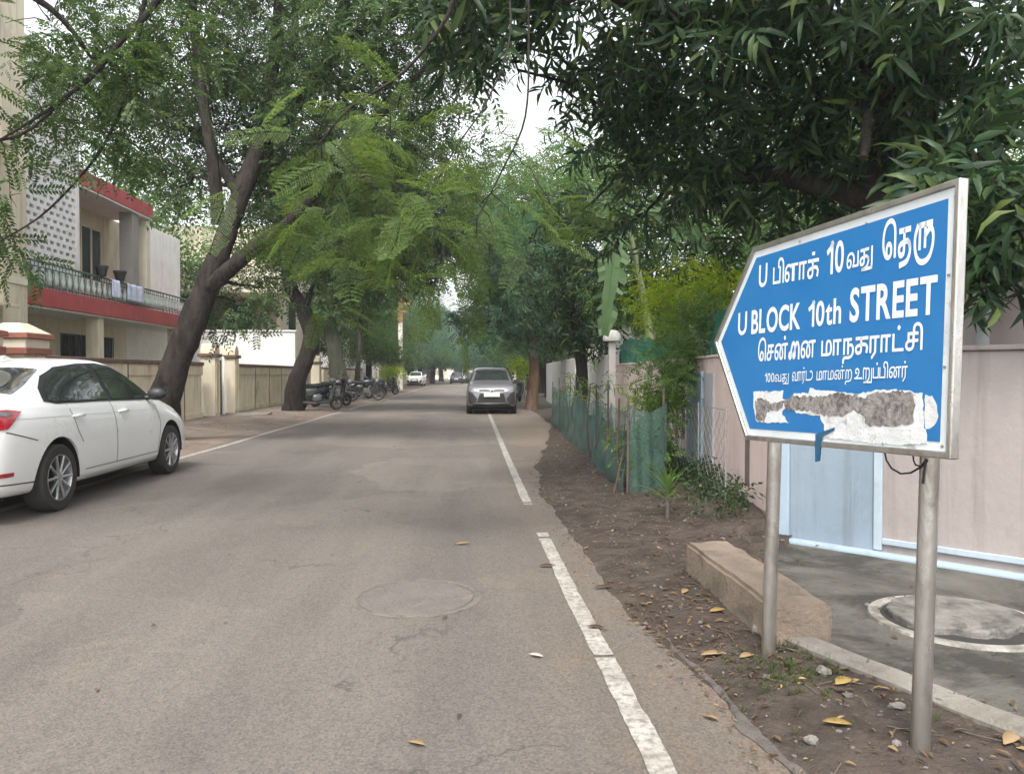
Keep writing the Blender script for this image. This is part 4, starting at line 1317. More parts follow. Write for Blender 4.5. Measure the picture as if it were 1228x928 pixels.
def car_shell(st, arches, n_sub=2):
    """closed body from length stations; arches: (y, z, r). Returns (bmesh-baked Mesh, BVH of the uncut shell)"""
    secs = []
    for (y, zs, zb, zr, ws, wm, wb, wr) in st:
        zm = lerp(zs, zb, .42)
        half = [(0, zs), (ws * .55, zs), (ws * .93, zs + .01), (ws, zs + .06), (wm, zm), (wm * .992, lerp(zm, zb, .62)), (wb, zb)]
        gh = zr - zb
        half += [(lerp(wb, wr, .10), zb + gh * .06), (lerp(wb, wr, .55) + .02 * min(1, gh / .4), zb + gh * .5), (wr, zb + gh * .90), (wr * .80, zb + gh * .985), (wr * .4, zr), (0, zr + .006)]
        ring = [(x, z) for x, z in half] + [(-x, z) for x, z in half[-2:0:-1]]
        secs.append([V(x, y, z) for x, z in ring])
    bm = bmesh.new()
    rows = [[bm.verts.new(q) for q in s] for s in secs]
    n = len(rows[0])
    for a, b in zip(rows[:-1], rows[1:]):
        for k in range(n):
            bm.faces.new((a[k], a[(k + 1) % n], b[(k + 1) % n], b[k]))
    # end caps: strips across
    for r in (rows[0], rows[-1]):
        h = n // 2
        for k in range(h):
            a, b, c, d = r[k], r[k + 1], r[(n - k - 1) % n], r[(n - k) % n]
            vs = []
            for q in (a, b, c, d):
                if q not in vs: vs.append(q)
            if len(vs) >= 3: bm.faces.new(vs)
    bmesh.ops.recalc_face_normals(bm, faces=bm.faces)
    me = bpy.data.meshes.new('shell')
    bm.to_mesh(me); bm.free()
    o = bpy.data.objects.new('shell', me); C.objects.link(o)
    md = o.modifiers.new('s', 'SUBSURF'); md.levels = n_sub; md.render_levels = n_sub
    dg = bpy.context.evaluated_depsgraph_get(); dg.update()
    m2 = bpy.data.meshes.new_from_object(o.evaluated_get(dg))
    bv = BVHTree.FromPolygons([v.co.copy() for v in m2.vertices], [tuple(p.vertices) for p in m2.polygons])
    cut = MB()
    for (y, z, r, w0, w1) in arches:
        for s in (1, -1):
            cut = MB()
            cut.lathe([(0, s * w0), (r, s * w0), (r, s * w1), (0, s * w1)], axis='x', c=(0, y, z), n=40)
            co = cut.build('cut', WELL)
            bo = o.modifiers.new('b', 'BOOLEAN'); bo.operation = 'DIFFERENCE'; bo.object = co; bo.solver = 'EXACT'
    dg = bpy.context.evaluated_depsgraph_get(); dg.update()
    m3 = bpy.data.meshes.new_from_object(o.evaluated_get(dg))
    for md in list(o.modifiers):
        ob = getattr(md, 'object', None)
        if ob: bpy.data.objects.remove(ob)
    bpy.data.objects.remove(o)
    m3.materials.clear()
    m3.polygons.foreach_set('use_smooth', [True] * len(m3.polygons)); m3.set_sharp_from_angle(angle=R(38))
    return m3, bv

def project(poly, bv, axis, sgn, off, res=.05, thick=.004):
    """patch cut to poly (2-d) pressed onto the shell: axis 'x' -> poly is (y,z); 'y' -> (x,z); 'z' -> (x,y)"""
    bm = bmesh.new()
    P = []
    k = len(poly)
    for i in range(k):
        a, b = Vector(poly[i]), Vector(poly[(i + 1) % k])
        m_ = max(1, int((b - a).length / res))
        for s in range(m_): P.append(a.lerp(b, s / m_))
    u0, u1 = min(q.x for q in P), max(q.x for q in P); v0, v1 = min(q.y for q in P), max(q.y for q in P)
    from mathutils.geometry import delaunay_2d_cdt
    pts = list(P); edges = [(i, (i + 1) % len(P)) for i in range(len(P))]
    pl = [(q.x, q.y) for q in P]
    nu, nv = int((u1 - u0) / res), int((v1 - v0) / res)
    for i in range(1, nu + 1):
        for j in range(1, nv + 1):
            q = Vector((u0 + (u1 - u0) * i / (nu + 1), v0 + (v1 - v0) * j / (nv + 1)))
            if in_poly(q.x, q.y, pl) and min((q - w).length for w in P) > res * .5: pts.append(q)
    vs, _, fs, *_ = delaunay_2d_cdt(pts, edges, [], 1, 1e-6)
    fs = [f for f in fs if in_poly(sum(vs[i].x for i in f) / len(f), sum(vs[i].y for i in f) / len(f), pl)]
    out = []
    for q in vs:
        if axis == 'x': o_, d_ = V(sgn * 3, q.x, q.y), V(-sgn, 0, 0)
        elif axis == 'y': o_, d_ = V(q.x, sgn * 6, q.y), V(0, -sgn, 0)
        else: o_, d_ = V(q.x, q.y, 4), V(0, 0, -1)
        h, nrm, *_ = bv.ray_cast(o_, d_)
        if h is None:
            h, nrm, *_ = bv.find_nearest(o_ + d_ * 2.2)
        if nrm.dot(d_) > 0: nrm = -nrm
        out.append(h + nrm * off - (d_ * off * .5 if axis == 'x' else d_ * 0))
    return out, fs
def decal(name, polys, bv, axis, sgn, off, mat, parent, res=.05, mirror=False):
    mb = MB()
    for p in polys:
        vs, fs = project(p, bv, axis, sgn, off, res)
        mb.add(vs, fs)
    if mirror:
        m2 = MB(); m2.add([V(-q[0], q[1], q[2]) for q in mb.v], [tuple(reversed(f)) for f in mb.f])
        m2.build(name, mat, parent, smooth=60)
    return mb.build(name, mat, parent, smooth=60)
def strip(a, b, w):
    a, b = Vector(a), Vector(b)
    n = Vector((-(b - a).y, (b - a).x)).normalized() * w / 2
    return [tuple(a + n), tuple(a - n), tuple(b - n), tuple(b + n)]

def car_wheel(parent, x, y, r, w, spokes=10, steel=ALLOY, steer=0):
    s = 1 if x > 0 else -1
    e = part_empty('wheel', parent, (x, y, r), (0, 0, steer))
    mb = MB()
    mb.lathe([(r * .66, -w * .46), (r * .80, -w * .5), (r * .95, -w * .5), (r, -w * .38), (r, w * .38), (r * .95, w * .5), (r * .80, w * .5), (r * .66, w * .46), (r * .66, -w * .46)], axis='x', n=44)
    mb.build('tyre', TYRE, e, smooth=40)
    mb = MB()
    o = s * w * .5
    mb.lathe([(r * .60, o * .2), (r * .665, o * .98), (r * .69, o * .98), (r * .69, -o * .5), (r * .60, -o * .5)], axis='x', n=44)
    for k in range(spokes):
        a = 2 * PI * k / spokes
        d0 = V(0, math.cos(a), math.sin(a))
        for da in ((-.07, .07) if spokes <= 6 else (0,)):
            dd = V(0, math.cos(a + da), math.sin(a + da))
            mb.tube([V(o * .82, 0, 0) + d0 * r * .1, V(o * .95, 0, 0) + dd * r * .66], [r * .055, r * .042], 6)
    mb.lathe([(0, o * .98), (r * .14, o * .96), (r * .17, o * .7), (0, o * .7)], axis='x', n=20)
    mb.build('rim', steel, e, smooth=40)
    mb = MB(); mb.lathe([(0, o * .35), (r * .62, o * .35)], axis='x', n=28); mb.build('brake_disc', BLKP, e)
    return e

# ---------------- white saloon, seen from its rear right
def white_saloon():
    cx, cy = -4.80, 8.74
    t = thing('parked_car', 'white four door saloon parked on the left with alloy wheels and red tail lamps', 'car', (cx, cy, 0), R(0.4))
    st = [(-2.30, .40, .70, .74, .60, .66, .60, .46), (-2.27, .27, .84, .90, .74, .78, .68, .54), (-2.17, .23, .98, 1.055, .81, .845, .74, .60), (-2.02, .21, 1.005, 1.09, .83, .868, .775, .62),
          (-1.72, .20, .995, 1.10, .84, .882, .80, .62), (-1.40, .19, .99, 1.20, .85, .886, .815, .575), (-1.0, .19, .985, 1.365, .855, .887, .82, .545), (-.60, .19, .975, 1.445, .855, .885, .82, .55),
          (-.10, .19, .965, 1.475, .855, .883, .82, .56), (.30, .19, .955, 1.46, .855, .882, .82, .57), (.68, .19, .945, 1.34, .855, .882, .815, .585), (1.02, .19, .935, 1.15, .855, .883, .80, .63), (1.30, .19, .92, 1.005, .85, .882, .785, .66),
          (1.70, .20, .86, .935, .84, .87, .74, .62), (2.00, .22, .78, .85, .80, .83, .68, .56), (2.20, .25, .66, .72, .70, .72, .58, .48), (2.31, .38, .52, .56, .50, .52, .42, .34)]
    me, bv = car_shell(st, [(-1.35, .316, .388, .58, 1.2), (1.35, .316, .388, .58, 1.2)])
    me.materials.append(CWHITE)
    b = bpy.data.objects.new('body', me); C.objects.link(b); b.parent = t
    wells = MB()
    for y in (-1.35, 1.35):
        for s in (1, -1):
            wells.grid(lambda a, b: V(s * lerp(.57, .862, b), y + .380 * math.cos(lerp(-.12, PI + .12, a)), .316 + .380 * math.sin(lerp(-.12, PI + .12, a))), 30, 1)
    for y in (-1.35, 1.35):
        for s in (1, -1): wells.prism([(.386 * math.cos(q), .386 * math.sin(q)) for q in np.linspace(-.12, PI + .12, 24)], s * .588, s * .004, lambda u, v, w: V(w, y + u, .316 + v))
    wells.bx(-.56, .56, -1.9, 1.9, .16, .24)
    wells.build('underbody', WELL, b)
    out = [(-1.42, 1.035), (-1.30, 1.16), (-1.10, 1.275), (-.80, 1.365), (-.40, 1.405), (0, 1.415), (.30, 1.385), (.62, 1.265), (.93, 1.08), (1.02, .985), (.6, .985), (-.4, 1.005), (-1.25, 1.01)]
    decal('window_trim', [out], bv, 'x', 1, .004, BLKP, b, .03, mirror=True)
    decal('window', [[(-1.34, 1.045), (-1.24, 1.15), (-1.06, 1.255), (-.80, 1.338), (-.42, 1.378), (-.27, 1.382), (-.22, 1.025), (-1.22, 1.03)]], bv, 'x', 1, .009, GLASS, b, .03, mirror=True)
    decal('window', [[(-.17, 1.385), (0, 1.388), (.27, 1.36), (.58, 1.245), (.86, 1.08), (.93, 1.008), (-.12, 1.02)]], bv, 'x', 1, .009, GLASS, b, .03, mirror=True)
    decal('rear_window', [[(-.60, -1.66), (.60, -1.66), (.55, -1.35), (.47, -.98), (-.47, -.98), (-.55, -1.35)]], bv, 'z', 1, .006, GLASS, b, .06)
    decal('windscreen', [[(-.56, 1.22), (.56, 1.22), (.47, .48), (-.47, .48)]], bv, 'z', 1, .006, GLASS, b, .06)
    decal('panel_gap', [strip((-.20, 1.0), (-.17, .34), .010), strip((.96, .97), (1.0, .70), .010), strip((1.0, .70), (.93, .34), .010), strip((-.17, .335), (.93, .335), .008), strip((-1.10, 1.0), (-1.02, .74), .010), strip((-1.02, .74), (-.93, .62), .010), strip((-.85, .335), (-.17, .335), .008)], bv, 'x', 1, .0015, GAP, b, .06, mirror=True)
    decal('sill_strip', [[(-.92, .205), (.95, .205), (.95, .29), (-.92, .29)]], bv, 'x', 1, .006, CWHITE, b, .06, mirror=True)
    for y in (-.98, .02):
        for s in (1, -1):
            h, nn, *_ = bv.ray_cast(V(s * 3, y, .885), V(-s, 0, 0))
            mb = MB(); mb.tube([h + V(s * .004, -.10, 0), h + V(s * .030, -.07, 0), h + V(s * .032, .07, .004), h + V(s * .004, .10, .004)], [.012, .017, .017, .012], 10)
            mb.build('door_handle', CWHITE, b, smooth=60)
    for s in (1, -1):
        h, nn, *_ = bv.ray_cast(V(s * 3, .80, 1.0), V(-s, 0, 0))
        mb = MB(); c = h + V(s * .13, .03, .05)
        bmm = bmesh.new(); bmesh.ops.create_uvsphere(bmm, u_segments=16, v_segments=10, radius=1)
        mb.add([c + V(v.co.x * .115, v.co.y * .075, v.co.z * .078) for v in bmm.verts], [[v.index for v in f.verts] for f in bmm.faces]); bmm.free()
        mb.tube([h - V(s * .02, 0, 0), c - V(0, 0, .03)], [.03, .025], 8)
        mb.build('mirror', BLKP, b, smooth=70)
        # tail lamps: side wrap and rear face
        sd = [(-2.30, .86), (-2.22, .985), (-2.02, .985), (-1.86, .965), (-1.98, .90), (-2.10, .825), (-2.26, .815)]
        mb = MB()
        vs, fs = project(sd, bv, 'x', s, .008, .03); mb.add(vs, fs)
        rr = [(s * .42, .84), (s * .40, .95), (s * .60, .965), (s * .74, .95), (s * .72, .83)]
        vs, fs = project(rr, bv, 'y', -1, .008, .03); mb.add(vs, fs)
        tl = mb.build('tail_lamp', TRED, b, smooth=60)
        mb = MB()
        vs, fs = project([(-2.24, .945), (-2.20, .97), (-2.06, .965), (-1.98, .945), (-2.08, .93)], bv, 'x', s, .012, .03); mb.add(vs, fs)
        mb.build('clear_lens', LCLEAR, tl, smooth=60)
        decal('reflector', [[(-2.28, .42), (-2.28, .455), (-2.05, .455), (-2.05, .42)]], bv, 'x', s, .006, TRED, b, .04)
        decal('headlamp', [[(1.75, .80), (1.80, .86), (2.16, .72), (2.20, .62), (2.0, .66)]], bv, 'x', s, .006, LCLEAR, b, .05)
    decal('chrome_strip', [[(-.42, .965), (.42, .965), (.42, .99), (-.42, .99)]], bv, 'y', -1, .012, CHROME, b, .06)
    decal('number_plate', [[(-.26, .74), (.26, .74), (.26, .86), (-.26, .86)]], bv, 'y', -1, .015, PLATE, b, .06)
    decal('crease_shade_line', [strip((-1.95, .90), (-.9, .885), .007), strip((-.9, .885), (1.0, .86), .006)], bv, 'x', 1, .0012, M('crease_shade_grey', (.55, .55, .55), rough=.5), b, .05, mirror=True)  # grey strip painting the shade line of a body crease
    decal('bumper_seam', [strip((-2.12, .80), (-1.72, .70), .010), strip((-2.28, .36), (-1.72, .33), .012)], bv, 'x', 1, .0015, GAP, b, .05, mirror=True)
    mb = MB(); mb.prism([(-.62, 1.456), (-.78, 1.432), (-.80, 1.47), (-.74, 1.485)], -.02, .04, lambda u, v, w: V(w, u, v)); mb.build('antenna_fin', CWHITE, b, smooth=30, bevel=.004)
    for y in (-1.35, 1.35):
        for s in (1, -1): car_wheel(t, s * .775, y, .316, .20, 10)
white_saloon()

# ---------------- silver grey hatchback coming towards the camera
def hatch(loc, rot, paint, label, group=None, simple=False):
    t = thing('oncoming_car' if not simple else 'parked_car', label, 'car', loc, rot, group)
    st = [(-1.78, .42, .74, .80, .58, .64, .56, .46), (-1.74, .27, .92, 1.00, .70, .76, .66, .52), (-1.60, .22, 1.00, 1.22, .76, .81, .72, .52), (-1.25, .20, 1.0, 1.42, .79, .825, .745, .53), (-.70, .19, .985, 1.50, .80, .825, .75, .55), (-.1, .19, .97, 1.515, .80, .825, .75, .56),
          (.35, .19, .96, 1.47, .80, .825, .75, .565), (.72, .19, .95, 1.26, .80, .825, .745, .59), (1.02, .19, .955, 1.05, .79, .822, .76, .66), (1.35, .20, .93, 1.01, .79, .815, .74, .65), (1.60, .22, .87, .95, .77, .79, .71, .62), (1.76, .25, .78, .84, .72, .745, .67, .58), (1.83, .32, .62, .68, .66, .69, .62, .52)]
    me, bv = car_shell(st, [(-1.20, .29, .335, .55, 1.2), (1.20, .29, .335, .55, 1.2)], 2)
    me.materials.append(paint)
    b = bpy.data.objects.new('body', me); C.objects.link(b); b.parent = t
    mb = MB(); mb.bx(-.64, .64, -1.6, 1.6, .15, .24)
    for y in (-1.2, 1.2):
        for s in (1, -1): mb.prism([(.332 * math.cos(q), .332 * math.sin(q)) for q in np.linspace(-.12, PI + .12, 24)], s * .558, s * .004, lambda u, v, w: V(w, y + u, .29 + v))
    mb.build('underbody', WELL, b)
    decal('windscreen', [[(-.60, 1.01), (.60, 1.01), (.58, .93), (.50, .40), (-.50, .40), (-.58, .93)]], bv, 'z', 1, .006, GLASS, b, .06)
    decal('window', [[(-1.45, 1.08), (-1.25, 1.32), (-.7, 1.42), (-.1, 1.43), (.32, 1.37), (.66, 1.18), (.84, 1.02), (-.3, 1.02)]], bv, 'x', 1, .006, GLASS, b, .06, mirror=True)
    decal('rear_window', [[(-.50, 1.08), (.50, 1.08), (.44, 1.36), (-.44, 1.36)]], bv, 'y', -1, .006, GLASS, b, .06)
    for s in (1, -1):
        h, nn, *_ = bv.ray_cast(V(s * 3, .70, 1.0), V(-s, 0, 0))
        mb = MB(); mb.box(h + V(s * .13, .02, .05), (.19, .10, .13)); mb.tube([h - V(s * .02, 0, 0), h + V(s * .08, 0, .02)], .025, 8)
        mb.build('mirror', paint if simple else BLKP, b, bevel=.03, smooth=50)
        hl = decal('headlamp', [[(s * .42, .77), (s * .44, .85), (s * .66, .89), (s * .74, .84), (s * .70, .78)]], bv, 'y', 1, .010, LCLEAR, b, .04)
        decal('fog_recess', [[(s * .50, .38), (s * .47, .50), (s * .60, .68), (s * .74, .74), (s * .73, .40)]], bv, 'y', 1, .007, BLKP, b, .04)
        decal('tail_lamp', [[(s * .56, .85), (s * .55, 1.0), (s * .66, 1.02), (s * .70, .88)]], bv, 'y', -1, .007, TRED, b, .04)
    for s in (1, -1):
        decal('grille', [[(s * .05, .715), (s * .05, .78), (s * .20, .80), (s * .42, .79), (s * .40, .73)]], bv, 'y', 1, .007, BLKP, b, .04)
    decal('bumper_trim', [[(-.74, .34), (-.74, .46), (-.56, .40), (.56, .40), (.74, .46), (.74, .34)]], bv, 'y', 1, .006, BLKP, b, .05)
    decal('lower_grille', [[(-.46, .42), (-.38, .66), (.38, .66), (.46, .42), (.40, .38), (-.40, .38)]], bv, 'y', 1, .007, BLKP, b, .05)
    decal('chrome_strip', [[(-.58, .345), (.58, .345), (.56, .37), (-.56, .37)]], bv, 'y', 1, .010, CHROME, b, .05)
    decal('bumper_lip', [[(-.64, .25), (.64, .25), (.60, .335), (-.60, .335)]], bv, 'y', 1, .008, BLKP, b, .05)
    mb = MB(); mb.box((0, 1.872, .625), (.50, .02, .12), (.06, 0, 0)); mb.build('number_plate', PLATE, b, bevel=.004)
    mb = MB(); mb.lathe([(0, 1.80), (.045, 1.80), (.04, 1.812), (0, 1.815)], axis='y', c=(0, 0.035, .765), n=18); mb.build('badge', CHROME, b, smooth=40)
    for y in (-1.2, 1.2):
        for s in (1, -1): car_wheel(t, s * .725, y, .29, .17, 8)
    return t
hatch((.575, 25.95, 0), PI, CGREY, 'silver grey hatchback facing the viewer on the right edge line, dark grille and white plate')
hatch((-5.9, 79, 0), PI - .05, CWHITE, 'small white car at the far end of the street on the left under trees', None, True)
hatch((-2.2, 98, 0), PI, CDARK, 'dark car approaching in the far distance in the middle of the street', None, True)
hatch((-.6, 112, 0), PI + .1, CGREY, 'tiny silver car in the far distance just left of the grey hatchback', None, True)
hatch((.3, 92, 0), PI, CDARK, 'dark car far behind the silver grey hatchback', None, True)

# ---------------- two wheelers
MBLK = M('bike_black', (.02, .02, .022), (.03, .03, .032), 6, .3, coat=.5)
MGRY = M('scooter_grey', (.115, .125, .13), (.09, .098, .10), 5, .3, metal=.3, coat=.5)
MBLU = M('scooter_blue', (.018, .022, .042), (.015, .018, .034), 5, .3, coat=.6)
ENG = M('engine_metal', (.15, .15, .145), (.09, .09, .087), 14, .45, metal=.7)
SEATM = M('seat_vinyl', (.018, .017, .017), (.028, .027, .026), 10, .65)
AMB = M('amber_lens', (.55, .20, .02), (.5, .18, .02), 8, .2)
def bike_wheel(parent, y, r, w, spokes=8, rim=ENG, steer=0.0, x=0):
    e = part_empty('wheel', parent, (x, y, r), (0, 0, steer))
    mb = MB(); prof = [(r - w * .5 + w * .5 * math.cos(a), w * .55 * math.sin(a)) for a in np.linspace(0, 2 * PI, 11)[:-1]]
    mb.lathe(prof, axis='x', n=32, close=True); mb.build('tyre', TYRE, e, smooth=60)
    mb = MB(); mb.lathe([(r - w * 1.15, -.03), (r - w * .9, -.035), (r - w * .9, .035), (r - w * 1.15, .03)], axis='x', n=32, close=True)
    for k in range(spokes):
        a = 2 * PI * k / spokes; d = V(0, math.cos(a), math.sin(a)); mb.tube([d * .03, d * (r - w)], [.012, .010], 5)
    mb.lathe([(0, -.06), (.05, -.06), (.05, .06), (0, .06)], axis='x', n=14); mb.build('rim', rim, e, smooth=50)
def blob(mb, c, s, rot=(0, 0, 0), n=14, pw=1.0):
    m = Euler(rot).to_matrix(); bmm = bmesh.new(); bmesh.ops.create_uvsphere(bmm, u_segments=n + 4, v_segments=n, radius=1)
    def sg(v): return math.copysign(abs(v) ** pw, v)
    mb.add([Vector(c) + m @ V(sg(v.co.x) * s[0], sg(v.co.y) * s[1], sg(v.co.z) * s[2]) for v in bmm.verts], [[v.index for v in f.verts] for f in bmm.faces]); bmm.free()
def motorbike(loc, rot, label, group='motorcycles and scooters parked on the left verge'):
    t = thing('motorcycle', label, 'motorcycle', loc, rot, group)
    bike_wheel(t, -.64, .30, .10); bike_wheel(t, .66, .30, .09)
    mb = MB(); blob(mb, (0, .16, .86), (.14, .28, .13), (.12, 0, 0), pw=.8); mb.build('fuel_tank', MBLK, t, smooth=60)
    mb = MB(); blob(mb, (0, -.30, .84), (.13, .36, .06), (-.08, 0, 0), pw=.7); mb.build('seat', SEATM, t, smooth=60)
    mb = MB(); blob(mb, (0, -.52, .72), (.09, .24, .08), (.25, 0, 0)); blob(mb, (.10, -.2, .62), (.035, .18, .10)); blob(mb, (-.10, -.2, .62), (.035, .18, .10)); mb.build('side_cover', MBLK, t, smooth=60)
    mb = MB()
    for x in (.06, -.06): mb.tube([V(x, .46, .95), V(x, .60, .60), V(x, .67, .30)], [.022, .025, .022], 8)
    mb.build('fork', ENG, t, smooth=60)
    mb = MB(); mb.tube([V(0, .46, .92), V(0, .30, .45), V(0, -.10, .33), V(0, -.3, .40), V(0, -.35, .75)], .022, 8)
    mb.tube([V(.08, -.25, .42), V(.08, -.64, .30)], .02, 6); mb.tube([V(-.08, -.25, .42), V(-.08, -.64, .30)], .02, 6)
    mb.tube([V(.1, -.5, .72), V(.1, -.60, .34)], .022, 6); mb.tube([V(-.1, -.5, .72), V(-.1, -.60, .34)], .022, 6); mb.build('frame', MBLK, t, smooth=60)
    mb = MB(); mb.box((0, .12, .44), (.26, .30, .24)); mb.tube([V(0, .20, .50), V(0, .30, .70)], [.09, .08], 12)
    for z in (.55, .60, .65): mb.lathe([(.11, z), (.11, z + .015)], c=(0, .26, 0), n=12)
    mb.build('engine', ENG, t, bevel=.02, smooth=40)
    mb = MB(); mb.tube([V(.08, .34, .52), V(.11, .30, .26), V(.14, -.1, .24), V(.16, -.35, .30), V(.17, -.85, .42)], [.02, .022, .025, .045, .05], 10); mb.build('exhaust', ENG, t, smooth=60)
    mb = MB(); mb.tube([V(-.36, .33, 1.06), V(-.22, .40, 1.08), V(0, .46, 1.0), V(.22, .40, 1.08), V(.36, .33, 1.06)], .013, 8); mb.build('handlebar', MBLK, t, smooth=60)
    mb = MB(); blob(mb, (0, .60, .90), (.10, .10, .11)); mb.build('headlight', LCLEAR, t, smooth=60)
    mb = MB(); mb.grid(lambda a, b: V((b - .5) * .14, .66 + .335 * math.cos(lerp(.25, 2.3, a)), .30 + .335 * math.sin(lerp(.25, 2.3, a))), 14, 3)
    mb.grid(lambda a, b: V((b - .5) * .16, -.64 + .345 * math.cos(lerp(.9, 2.9, a)), .31 + .345 * math.sin(lerp(.9, 2.9, a))), 14, 3)
    mg = mb.build('mudguard', MBLK, t, smooth=60); md = mg.modifiers.new('s', 'SOLIDIFY'); md.thickness = .008
    mb = MB(); blob(mb, (0, -.80, .70), (.06, .04, .05)); mb.build('tail_lamp', TRED, t, smooth=60)
    for s in (1, -1):
        mb = MB(); mb.tube([V(s * .26, .38, 1.07), V(s * .30, .36, 1.22)], .006, 6); blob(mb, (s * .31, .36, 1.25), (.06, .015, .04)); mb.build('mirror', BLKP, t, smooth=60)
    mb = MB(); mb.tube([V(-.1, .0, .32), V(-.22, -.05, .0 + .012)], .012, 6); mb.build('side_stand', ENG, t, smooth=50)
    return t
def scooter(loc, rot, paint, label, group='motorcycles and scooters parked on the left verge'):
    t = thing('scooter', label, 'scooter', loc, rot, group)
    bike_wheel(t, -.55, .24, .11, 5); bike_wheel(t, .66, .24, .10, 5, steer=.25)
    mb = MB(); blob(mb, (0, -.45, .60), (.19, .46, .20), (.22, 0, 0), pw=.85); blob(mb, (0, -.02, .42), (.15, .20, .16), pw=.8); mb.build('body_panel', paint, t, smooth=60)
    mb = MB(); mb.box((0, .20, .28), (.34, .46, .07)); mb.build('footboard', BLKP, t, bevel=.02)
    mb = MB(); mb.grid(lambda a, b: V((b - .5) * lerp(.36, .42, a) * (1 - .35 * abs(a - .45)), lerp(.42, .56, a ** .6) + .05 * (1 - (2 * b - 1) ** 2), lerp(.30, .96, a)), 10, 8)
    a_ = mb.build('leg_shield', paint, t, smooth=70); md = a_.modifiers.new('s', 'SOLIDIFY'); md.thickness = .03
    mb = MB(); blob(mb, (0, -.28, .83), (.15, .42, .07), (.06, 0, 0), pw=.75); mb.build('seat', SEATM, t, smooth=60)
    mb = MB(); mb.grid(lambda a, b: V((b - .5) * .17, .66 + .29 * math.cos(lerp(.1, 2.6, a)), .26 + .29 * math.sin(lerp(.1, 2.6, a))), 14, 4)
    mg = mb.build('mudguard', paint, t, smooth=60); md = mg.modifiers.new('s', 'SOLIDIFY'); md.thickness = .012
    mb = MB(); mb.tube([V(0, .50, .98), V(0, .60, .5), V(.0, .66, .26)], .028, 8); mb.build('fork', BLKP, t, smooth=50)
    mb = MB(); blob(mb, (0, .50, 1.02), (.17, .11, .10), pw=.8); mb.build('handlebar_cowl', paint, t, smooth=60)
    mb = MB(); mb.tube([V(-.36, .40, 1.06), V(0, .48, 1.04), V(.36, .40, 1.06)], .017, 8); mb.build('handlebar', BLKP, t, smooth=50)
    mb = MB(); blob(mb, (0, .60, 1.01), (.10, .04, .065)); mb.build('headlight', LCLEAR, t, smooth=60)
    mb = MB(); blob(mb, (0, -.90, .68), (.11, .04, .05)); mb.build('tail_lamp', TRED, t, smooth=60)
    mb = MB(); mb.tube([V(-.17, -.55, .80), V(-.19, -.95, .84), V(.19, -.95, .84), V(.17, -.55, .80)], .014, 6); mb.build('grab_rail', BLKP, t, smooth=50)
    mb = MB(); mb.tube([V(.16, -.1, .26), V(.18, -.62, .33)], [.04, .055], 10); mb.box((-.12, -.45, .3), (.12, .5, .2)); mb.build('exhaust', ENG, t, smooth=40)
    for s in (1, -1):
        mb = MB(); mb.tube([V(s * .24, .44, 1.06), V(s * .28, .42, 1.22)], .007, 6); blob(mb, (s * .29, .42, 1.25), (.06, .015, .045)); mb.build('mirror', BLKP, t, smooth=60)
    return t
# parked nose out, square to the street
scooter((-5.35, 26.2, .05), (0, R(7), R(-72)), MGRY, 'grey scooter parked at the foot of the second tree, front wheel towards the road')
scooter((-5.5, 29.3, .05), (0, R(6), R(-60)), MBLU, 'dark blue scooter standing just behind the grey scooter by the tree')
motorbike((-5.15, 36.0, .04), (0, R(-7), R(-82)), 'black motorcycle parked side-on past the third trunk, nearest of the far group')
motorbike((-5.6, 41.0, .04), (0, R(-7), R(-76)), 'black motorcycle half hidden behind the side-on black motorcycle')
scooter((-5.35, 46.0, .04), (0, R(6), R(-66)), MBLU, 'dark scooter at the far end of the row of parked two wheelers')
motorbike((1.95, 33.5, .03), (0, R(-7), R(170)), 'dark motorcycle parked beside the reddish trunk behind the grey hatchback', 'two wheelers behind the grey hatchback')
motorbike((-6.1, 34.2, .04), (0, R(-7), R(-70)), 'black motorcycle standing close beside the third trunk')
scooter((-5.95, 38.6, .04), (0, R(6), R(-78)), MBLU, 'dark scooter squeezed between the two black motorcycles')
# ================================================================== TREES AND PLANTS
def bark(name, a, b, sc=7):
    m = M(name, a, b, sc, .95, bmp=1.0, bdist=.07, bscale=15, spots=tuple(x * .55 for x in a), spot_scale=9, spot_amt=(.48, .66), stretch=(1, 1, .32), spec=.2)
    return m
BARKD = bark('dark_bark', (.030, .025, .022), (.052, .044, .039))
BARKB = bark('brown_bark', (.14, .085, .06), (.085, .055, .042))
BARKR = bark('reddish_bark', (.20, .125, .085), (.12, .075, .055))
BARKG = bark('grey_bark', (.13, .115, .095), (.085, .075, .065))
NEEM = leaf_mat('neem_leaf', (.034, .068, .026), (.066, .112, .042), (.13, .17, .06), .38)
NEEMB = leaf_mat('broad_far_leaf', (.040, .090, .026), (.080, .150, .042), (.13, .19, .06), .38)
MANGO = leaf_mat('mango_leaf', (.014, .034, .015), (.032, .064, .023), (.085, .12, .032), .27, rough=.42)
GUL = leaf_mat('gulmohar_leaf', (.050, .094, .026), (.088, .142, .038), (.16, .19, .05), .46)
GULD = leaf_mat('feathery_dark_leaf', (.028, .058, .018), (.055, .098, .030), (.10, .14, .04), .38)
LIME = leaf_mat('lime_leaf', (.16, .26, .03), (.26, .35, .04), (.40, .40, .05), .45)
TEAL = leaf_mat('bluish_leaf', (.046, .10, .056), (.078, .15, .084), (.12, .20, .10), .38)
PALMG = leaf_mat('palm_leaf', (.045, .10, .02), (.085, .15, .03), (.20, .21, .06), .35)
BANANA = leaf_mat('banana_leaf', (.075, .13, .055), (.085, .14, .06), (.09, .15, .065), .4)

